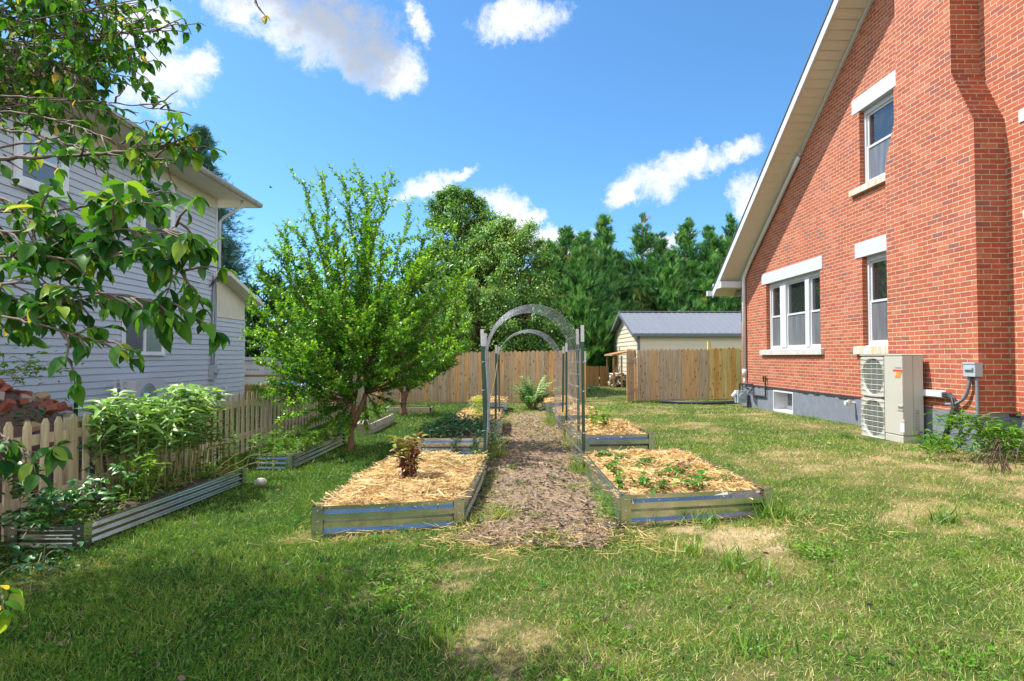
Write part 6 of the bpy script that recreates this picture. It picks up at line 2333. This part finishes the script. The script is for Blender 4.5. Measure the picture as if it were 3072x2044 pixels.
q = P(1235, 1470, 5.9)
q = Vector((-.88, 5.93, .21))
stem_plant(q, .42, 13, .07, L_COL, .075, 'red and yellow green coleus standing in the straw of the left bed', name='coleus', lw=.62, tmpl=OVAL, pairs=10, tint=.5, bare=.06, stemr=.005, droop=.9, tg=.8)
q = P(1222, 1385, 6.6)
creeper('dried_plant', 'pale withered plant on the straw behind the coleus', [Vector((q.x - .02, 6.75, .26)), Vector((q.x + .03, 6.8, .26))], .05, 40, L_TALL, .07, .95, .06)
creeper('weed', 'patch of low green weeds in the straw right of the coleus', [Vector((-.50, 6.75, .21)), Vector((-.42, 6.85, .21)), Vector((-.58, 6.85, .21))], .045, 60, L_WEED, .07, .6, .03, wr=.35)
creeper('weed', 'thin weed patch at the back corner of the coleus bed', [Vector((-.32, 7.3, .21)), Vector((-.28, 7.2, .21))], .05, 40, L_WEED, .05, .5, .05, wr=.3)
# strawberry plants
sp = [(700, 435, 'strawberry plant at the back left of the straw'), (830, 455, 'strawberry plant by the back rim, largest dark rosette'), (740, 505, 'single stalked strawberry plant near the path side rim'), (760, 575, 'strawberry plant half way along the path side'),
      (800, 660, 'strawberry plant at the front by the path side rim'), (920, 520, 'pale strawberry plant right of the single stalk'), (1020, 500, 'strawberry plant in the middle of the bed towards the back'), (1110, 590, 'strawberry plant in the centre of the bed, widest leaves'),
      (1200, 555, 'strawberry plant right of the bed centre'), (1260, 580, 'small strawberry plant beside the red leaves'), (1330, 545, 'red tinged strawberry plant'), (1430, 600, 'strawberry plant with a dark base near the right side'),
      (1360, 660, 'small strawberry plant towards the front right'), (1450, 690, 'tiny flat strawberry plant at the front'), (960, 665, 'tiny strawberry plant at the front middle'), (1130, 690, 'drooping strawberry plant near the front rim'), (1620, 620, 'lone strawberry plant near the right rim')]
for i, (cx_, cy_, lab) in enumerate(sp):
    px, py = 1550 + cx_ / 2.619, 1200 + (cy_ + 14) / 2.619
    v = ray(px, py)
    p = Vector((0, 0, CAMZ)) + v * ((.27 - CAMZ) / v.z)
    creeper('strawberry_plant', lab, [Vector((p.x, p.y, .27)), Vector((p.x + .03, p.y + .02, .275))], .06, 9 if i % 3 else 14, L_COL if 'red' in lab and 'tinged' in lab else L_WEED, .045, .45 if i % 2 else .3, .045, cat='plant', wr=.85, group='strawberry plants in the straw')

q = P(1437, 1235, 11.4)
creeper('shrub', 'lime yellow feathery shrub in the straw left of the arch post', [Vector((q.x, 11.3, .30 + .07 * k)) for k in range(5)], .05, 110, L_LIME, .07, .6, .05, wr=.25)
q = P(1808, 1290, 9.3)
creeper('seedling', 'bushy light green seedling in the second right bed', [Vector((q.x, 9.2, .33 + .04 * k)) for k in range(5)], .055, 40, L_WEED, .07, .85, .05, wr=.7)
q = P(1776, 1285, 9.5)
stem_plant((q.x, 9.5, .31), .32, 4, .06, L_WEED, .07, 'taller spindly seedling beside the bushy one', name='seedling', lw=.6, tmpl=OVAL, pairs=6, tint=.8, bare=.15)

# artichoke at the path end
q = G(1595, 1228)
e = empty('artichoke_plant', q, 'big arching artichoke plant with lobed leaves at the end of the path', 'plant')
w = MB()
fol = Foliage()
for k in range(40):
    a = random.random() * 6.28
    L = random.uniform(.55, 1.12)
    el = random.uniform(.55, 1.3)
    tip = q + Vector((math.cos(a) * L * math.cos(el), math.sin(a) * L * math.cos(el), L * math.sin(el)))
    c = curve_pts(q + Vector((math.cos(a) * .06, math.sin(a) * .06, 0)), tip, 7, (0, 0, .12 * L))
    w.tube(c, [.012, .011, .01, .009, .007, .005, .004, .002], 5)
    pale = .97 if random.random() < .35 else random.uniform(.4, .8)
    for i in range(2, 8):
        d_ = (c[i] - c[i - 1]).normalized()
        s_ = d_.cross(Vector((0, 0, 1))).normalized()
        for s in (1, -1):
            fol.add(c[i], d_ * .55 + s_ * s + Vector((0, 0, .15)), Vector((0, 0, 1)) + d_ * .1, .22 * (1.15 - i / 9), min(max(random.gauss(pale, .1), 0), 1))
            fol.add(c[i].lerp(c[i - 1], .5), d_ * .6 + s_ * s, Vector((0, 0, 1)), .2 * (1.15 - i / 9), min(max(random.gauss(pale, .1), 0), 1))
w.build('stem', M_STEM, e)
leaves('leaves', L_PALE, e, fol.p, fol.a, fol.n, fol.l, .42, fol.t, LANCE)

# peony bush beside the heat pump and other bushes by the brick house
q = G(2960, 1385)
pts = []
for k in range(26):
    a, r = random.random() * 6.28, .62 * math.sqrt(random.random())
    h = .44 * (1 - (r / .75) ** 2) * random.uniform(.4, 1.1)
    pts.append(Vector((q.x + .1 + r * math.cos(a) * 1.05, q.y + .25 + r * math.sin(a) * .75, q.z + max(h, .03))))
creeper('peony_bush', 'sprawling green peony bush with dry stems right of the heat pump', pts, .10, 42, L_WEED, .12, .62, .07, wr=.27)
mb = MB()
for k in range(26):
    A = G(3000 + random.uniform(-30, 50), 1385 + random.uniform(-10, 40))
    mb.tube(curve_pts(A, A + Vector((random.uniform(-.3, .2), random.uniform(-.15, .1), random.uniform(.02, .34))), 5, (0, 0, .1)), .005, 4)
tag(mb.build('twig_tangle', M_TWIG, org=G(3010, 1400)), 'tangle of dry brown twigs lying at the peony bush', 'twigs')
q = G(2800, 1335)
creeper('weed', 'broad leaved weed in the shade behind the heat pump end', [Vector((q.x, q.y, q.z + .03)), Vector((q.x + .1, q.y + .1, q.z + .12))], .12, 14, L_VINE, .09, .5, .05)
q = G(2438, 1262)
creeper('weed', 'small weed tuft at the grey foundation beyond the basement window', [q], .06, 40, L_WEED, .06, .7, .06, wr=.3)


def grass_clump(px, py, n, h, label, tint=.55, spread=.08, at=None):
    q = at or G(px, py)
    p = np.array(q) + np.concatenate([rng.normal(0, spread, (n, 2)), np.zeros((n, 1))], 1)
    A = np.concatenate([rng.normal(0, .45, (n, 2)), np.ones((n, 1))], 1)
    o = leaves('grass_clump', L_GRASS, None, p, A, rng.normal(size=(n, 3)) * np.array([1, 1, .1]), rng.uniform(.5, 1.1, n) * h, rng.uniform(.006, .012, n) / h, np.clip(rng.normal(tint, .16, n), 0, 1), BLADE, org=q)
    return tag(o, label, 'grass clump', 'grass clumps round the beds')


for (px, py, n, h, lab, tn) in [(2330, 1560, 160, .2, 'dark grass clump at the right front corner of the strawberry bed', .35), (2110, 1580, 90, .15, 'grass clump in front of the strawberry bed', .35), (2000, 1560, 90, .12, 'thin grass at the middle of the strawberry bed front', .4),
                                (1735, 1345, 260, .38, 'long dry grass round the front right arch post', .7), (1650, 1275, 140, .28, 'grass clump at the path corner of the second right bed', .5), (1500, 1560, 120, .16, 'grass clump on the path side of the coleus bed', .55),
                                (1400, 1575, 80, .13, 'grass tuft at the front right corner of the coleus bed', .6), (1745, 1420, 140, .2, 'weedy grass strip at the back of the strawberry bed wall', .45), (1480, 1375, 160, .3, 'grass tuft round the front left arch post', .6)]:
    grass_clump(px, py, n, h, lab, tn)
creeper('weed', 'feathery green weeds along the path side of the strawberry bed', [Vector((.86 + .01 * k, 5.1 + .11 * k, .03)) for k in range(12)], .045, 42, L_WEED, .05, .65, .07, wr=.3)

# ------------------------------------------------------------------ mulch chips and straw on the path
def scatter(n, x0, x1, y0, y1, keep, ybias=1.0):
    x = rng.uniform(x0, x1, n)
    y = y0 + (y1 - y0) * rng.random(n) ** ybias
    k = keep(x, y)
    return x[k], y[k]


x, y = scatter(24000, -.6, 1.2, 4.4, 15.6, lambda x, y: (path_w(x, y) > -.05) & ~in_bed(x, y, .01) & (rng.random(len(x)) < np.clip(1.5 - (y - 5) / 9, .2, 1)), 1.5)
n = len(x)
z = gv(x, y) + .022 + (fbm(x * 6, y * 6, 3) - .4) * .05 + rng.random(n) * .014
th = rng.random(n) * 6.28
A = np.stack([np.cos(th), np.sin(th), rng.normal(0, .22, n)], -1)
Ls = np.clip(np.exp(rng.normal(-3.75, .5, n)), .008, .085)
tn = np.clip(rng.normal(.48, .25, n) + .3 * (vnoise(x * 2, y * 2, 4) - .5), 0, .95)
o = leaves('mulch_chips', M_CHIP, None, np.stack([x, y, z], -1), A, rng.normal(size=(n, 3)) * .5 + np.array([0, 0, 1]), Ls, rng.uniform(.25, .6, n), tn, DIA)
tag(o, 'brown and purple bark chips covering the garden path', 'mulch', kind='stuff')


def straw_keep(x, y):
    front = np.exp(-((y - 4.75) / .38) ** 2) * (x > -.5) * (x < 1.15) * .55
    bedskirt = np.zeros_like(x)
    for kk in ('A1', 'A2'):
        bedskirt = np.maximum(bedskirt, (inpoly(x, y, BEDS[kk][0], .28) & (y < 5.3)) * .22)
    s3 = np.exp(-(((x - 2.25) / .5) ** 2 + ((y - 4.75) / .35) ** 2)) * .22
    mid = (path_w(x, y) > 0) * np.clip(.16 + .5 * (fbm(x * 1.6, y * 1.6, 77) - .45) + np.clip((y - 7.0) / 5, 0, .4), 0.05, .8)
    return (rng.random(len(x)) < np.maximum(np.maximum(front, bedskirt), np.maximum(mid, s3))) & ~in_bed(x, y, 0)


x, y = scatter(42000, -2.2, 3.0, 4.2, 15.6, straw_keep, 1.6)
n = len(x)
th = rng.random(n) * 6.28
A = np.stack([np.cos(th), np.sin(th), rng.normal(0, .12, n)], -1)
Ls = rng.uniform(.04, .15, n)
o = leaves('loose_straw', M_STRAW, None, np.stack([x, y, gv(x, y) + .03 + rng.random(n) * .03], -1), A, rng.normal(size=(n, 3)) * .5 + np.array([0, 0, 1]), Ls, rng.uniform(.0016, .0034, n) / Ls, np.clip(rng.normal(.42, .22, n), 0, 1), STRAND)
tag(o, 'loose pale straw scattered on the path and round the beds', 'straw', kind='stuff')

# ------------------------------------------------------------------ lawn
def lawn():
    Ps, As, Ns, Ls, Ws, Ts = [], [], [], [], [], []
    bands = [(2.3, 3.2, 11500), (3.2, 4.2, 9000), (4.2, 5.4, 6600), (5.4, 7.2, 3600), (7.2, 10, 2000), (10, 14, 1000), (14, 20, 520), (20, 34, 150)]
    for (ya, yb_, dens) in bands:
        xl = max(-.86 * yb_ - .3, -4.3)
        xr = min(.86 * yb_ + .3, 6.6)
        if 5.4 <= ya < 20:
            xl = max(-.86 * yb_ - .3, -8.1)
        if ya >= 20:
            xl, xr = 1.5, 9
        n = int((xr - xl) * (yb_ - ya) * dens)
        x = rng.uniform(xl, xr, n)
        y = rng.uniform(ya, yb_, n)
        dr = dryness(x, y)
        pw = path_w(x, y)
        pwk = np.clip(1 - pw / .17, 0, 1) + .16 * (vnoise(x * 3, y * 3, 11) > .58) + np.clip((y - 10) / 6, 0, .35) * (vnoise(x * 2.4, y * 2.4, 12) > .4)
        pk = (rng.random(n) < np.where(pw > 0, pwk, 1.0)) & ~in_bed(x, y, .03) & (x < np.where(y < 9.95, np.where(y > 7.9, 5.95, 6.4), 6.4))
        pk &= ~((x > 5.40) & (x < 6.05) & (y > 8.86) & (y < 10.28))
        pk &= rng.random(n) < (1.0 - .2 * dr - .42 * np.clip(dr * 2 - 1, 0, 1))
        clump = fbm(x * 3.3, y * 3.3, 21)
        pk &= rng.random(n) < .55 + .9 * clump
        x, y, dr, clump, pw = x[pk], y[pk], dr[pk], clump[pk], pw[pk]
        n = len(x)
        sc = 1.0 if ya < 5 else 1.0 + (ya - 5) * .03
        hh = rng.uniform(.022, .055, n) * (1 + .7 * np.clip(clump - .5, 0, 1) * 2) * (1 - .35 * dr) * sc
        tall = rng.random(n) < .02
        hh[tall] *= 1.9
        wd = rng.uniform(.0018, .0042, n) * (1.0 if ya < 4.2 else 1.35 if ya < 7.2 else 2.1 if ya < 14 else 3.2)
        lean = np.where(rng.random(n) < .3, 1.3, .55)
        A = np.concatenate([rng.normal(0, 1, (n, 2)) * lean[:, None], np.ones((n, 1))], 1)
        dry = rng.random(n) < np.clip(.06 + dr * .82, 0, .93)
        big = fbm(x * .8, y * .8, 31)
        base = .33 + .28 * (clump - .5) + .22 * (big - .5) + .10 * np.clip((x + 1.2) / 2, 0, 1)
        t = np.where(dry, rng.uniform(.66, 1.0, n), np.clip(rng.normal(base, .13, n), 0, .64))
        t = np.where(pw > .02, np.clip(t + .1, 0, 1), t)
        flat = dry & (rng.random(n) < .65)
        A[flat, 2] = .25
        Ps.append(np.stack([x, y, gv(x, y) + (fbm(x * 1.7, y * 1.7, 6) - .5) * .03 - .004 + (pw > 0) * .02], -1))
        As.append(A)
        Ns.append(rng.normal(size=(n, 3)) * np.array([1, 1, .15]))
        Ls.append(hh)
        Ws.append(wd / hh)
        Ts.append(t)
    o = leaves('grass', L_GRASS, None, np.concatenate(Ps), np.concatenate(As), np.concatenate(Ns), np.concatenate(Ls), np.concatenate(Ws), np.concatenate(Ts), BLADE)
    tag(o, 'patchy lawn of green and straw dry grass', 'grass', kind='stuff')
    # clover and broad leaved weeds in the turf
    n = 10000
    y = 2.3 + 8 * rng.random(n) ** 1.7
    x = rng.uniform(-.86, .86, n) * y
    k = (x > -4.2) & (x < 5.6) & ~in_bed(x, y, .04) & (path_w(x, y) < -.02)
    cl = fbm(x * 1.9, y * 1.9, 41)
    k &= rng.random(n) < np.clip((cl - .46) * 5, 0, 1) * (1 - dryness(x, y) * .8) * np.where(x < 0, 1.0, .55)
    x, y = x[k], y[k]
    rep = 4
    x, y = np.repeat(x, rep), np.repeat(y, rep)
    n = len(x)
    th = rng.random(n) * 6.28
    o = leaves('lawn_weeds', L_WEED, None, np.stack([x + rng.normal(0, .012, n), y + rng.normal(0, .012, n), gv(x, y) + rng.uniform(.012, .05, n)], -1),
               np.stack([np.cos(th), np.sin(th), rng.normal(.15, .3, n)], -1), rng.normal(size=(n, 3)) * .35 + np.array([0, 0, 1]), rng.uniform(.014, .034, n), rng.uniform(.45, .8, n),
               np.clip(rng.normal(.55, .2, n), 0, 1), DIA)
    tag(o, 'clover and small broad leaved weeds among the grass', 'weeds', kind='stuff')


lawn()
for (px, py, n, h, lab, tn) in [(1690 * DPX, 1310 * DPX, 90, .17, 'coarse grass tuft in front of the bare soil right of centre', .42), (1745 * DPX, 1335 * DPX, 70, .14, 'coarse grass tuft beside the bare soil patch', .42), (1585 * DPX, 1275 * DPX, 80, .13, 'upright grass tuft below the strawberry bed', .5),
                                (2180 * DPX, 1205 * DPX, 90, .14, 'dark plantain tuft on the bare patch at right', .3), (1020 * DPX, 1480 * DPX, 60, .1, 'grass tuft on the dry patch at the bottom', .45), (1950 * DPX, 1010 * DPX, 110, .12, 'dark grass tuft in the lawn before the heat pump', .35),
                                (1730 * DPX, 1500 * DPX, 80, .11, 'dark grass tuft at the bottom right of centre', .3)]:
    grass_clump(px, py, n, h, lab, tn, .06)
for (px, py, lab) in [(1880, 1285, 'bright feathery weed patch right of the bare soil'), (1850, 1265, 'feathery weed patch next to the bare soil'), (905, 1380, 'bright green weed at the edge of the tree shade'), (945, 1345, 'pale broad leaved weed on the dry strip by the shade')]:
    q = G(px * DPX, py * DPX)
    creeper('weed', lab, [q + Vector((0, 0, .01)), q + Vector((.09, .05, .01)), q + Vector((-.07, .06, .01))], .035, 60, L_WEED, .06, .85, .035, wr=.4, group='weed patches in the lawn')

for k in range(26):
    yy = 5.0 + 10 * random.random()
    xx = random.uniform(-.2, .95)
    if path_w(np.array([xx]), np.array([yy]))[0] > 0.02:
        creeper('path_weed', 'small green weed sprouting through the mulch path', [Vector((xx, yy, g(xx, yy) + .03))], random.choice([.03, .04]), random.choice([14, 24, 36]), L_WEED, random.uniform(.03, .08), random.uniform(.4, .9), .02, cat='weed', wr=.4, group='weeds sprouting on the mulch path')

# low growth and litter in the beds along the pickets
for key, labs in (('E1', ['low weeds and seedlings carpeting the near end of the perennial bed', 'bright low weeds under the perennial stems', 'leafy weeds at the far end of the perennial bed']),
                  ('E2', ['low weeds at the near end of the second picket bed', 'thick green weeds across the middle of the second picket bed', 'weeds in the far corner of the second picket bed'])):
    poly = np.array(BEDS[key][0])
    for j, lab in enumerate(labs):
        pts = []
        for k in range(16):
            u, v = random.uniform(.12, .9), (j + random.random()) / 3
            q = (1 - v) * ((1 - u) * poly[0] + u * poly[1]) + v * ((1 - u) * poly[3] + u * poly[2])
            pts.append(Vector((q[0], q[1], BEDS[key][1] - .01)))
        creeper('bed_weeds', lab, pts, .052, 22 if key == 'E1' else 30, L_WEED, .08, .6 + .1 * j, .05, cat='weeds', wr=.45, group='low weeds in the picket beds')
poly = np.array(BEDS['E3'][0])
pts = [Vector((*((1 - v) * ((1 - u) * poly[0] + u * poly[1]) + v * ((1 - u) * poly[3] + u * poly[2])), .14)) for u, v in np.random.default_rng(3).random((18, 2))]
creeper('bed_weeds', 'bushy green growth filling the narrow grey plank bed', pts, .06, 30, L_WEED, .10, .7, .12, cat='weeds', wr=.45)
poly = np.array(BEDS['E4'][0])
pts = [Vector((*((1 - v) * ((1 - u) * poly[0] + u * poly[1]) + v * ((1 - u) * poly[3] + u * poly[2])), .08)) for u, v in np.random.default_rng(4).random((10, 2))]
creeper('bed_weeds', 'sparse green growth in the wide grey plank bed', pts, .06, 20, L_WEED, .10, .6, .1, cat='weeds', wr=.45)

n = 200
y = 2.4 + 6 * rng.random(n) ** 1.5
x = rng.uniform(-.82, .6, n) * y
k = (x > -4.0) & ~in_bed(x, y, .02) & (path_w(x, y) < 0)
x, y = x[k], y[k]
n = len(x)
th = rng.random(n) * 6.28
o = leaves('fallen_leaves', M_CHIP, None, np.stack([x, y, gv(x, y) + rng.uniform(.02, .05, n)], -1), np.stack([np.cos(th), np.sin(th), rng.normal(0, .3, n)], -1),
           rng.normal(size=(n, 3)) * .5 + np.array([0, 0, 1]), rng.uniform(.02, .05, n), .5, np.clip(rng.normal(.35, .2, n), 0, .8), OVAL)
tag(o, 'small dry fallen leaves scattered in the grass', 'leaf litter', kind='stuff')
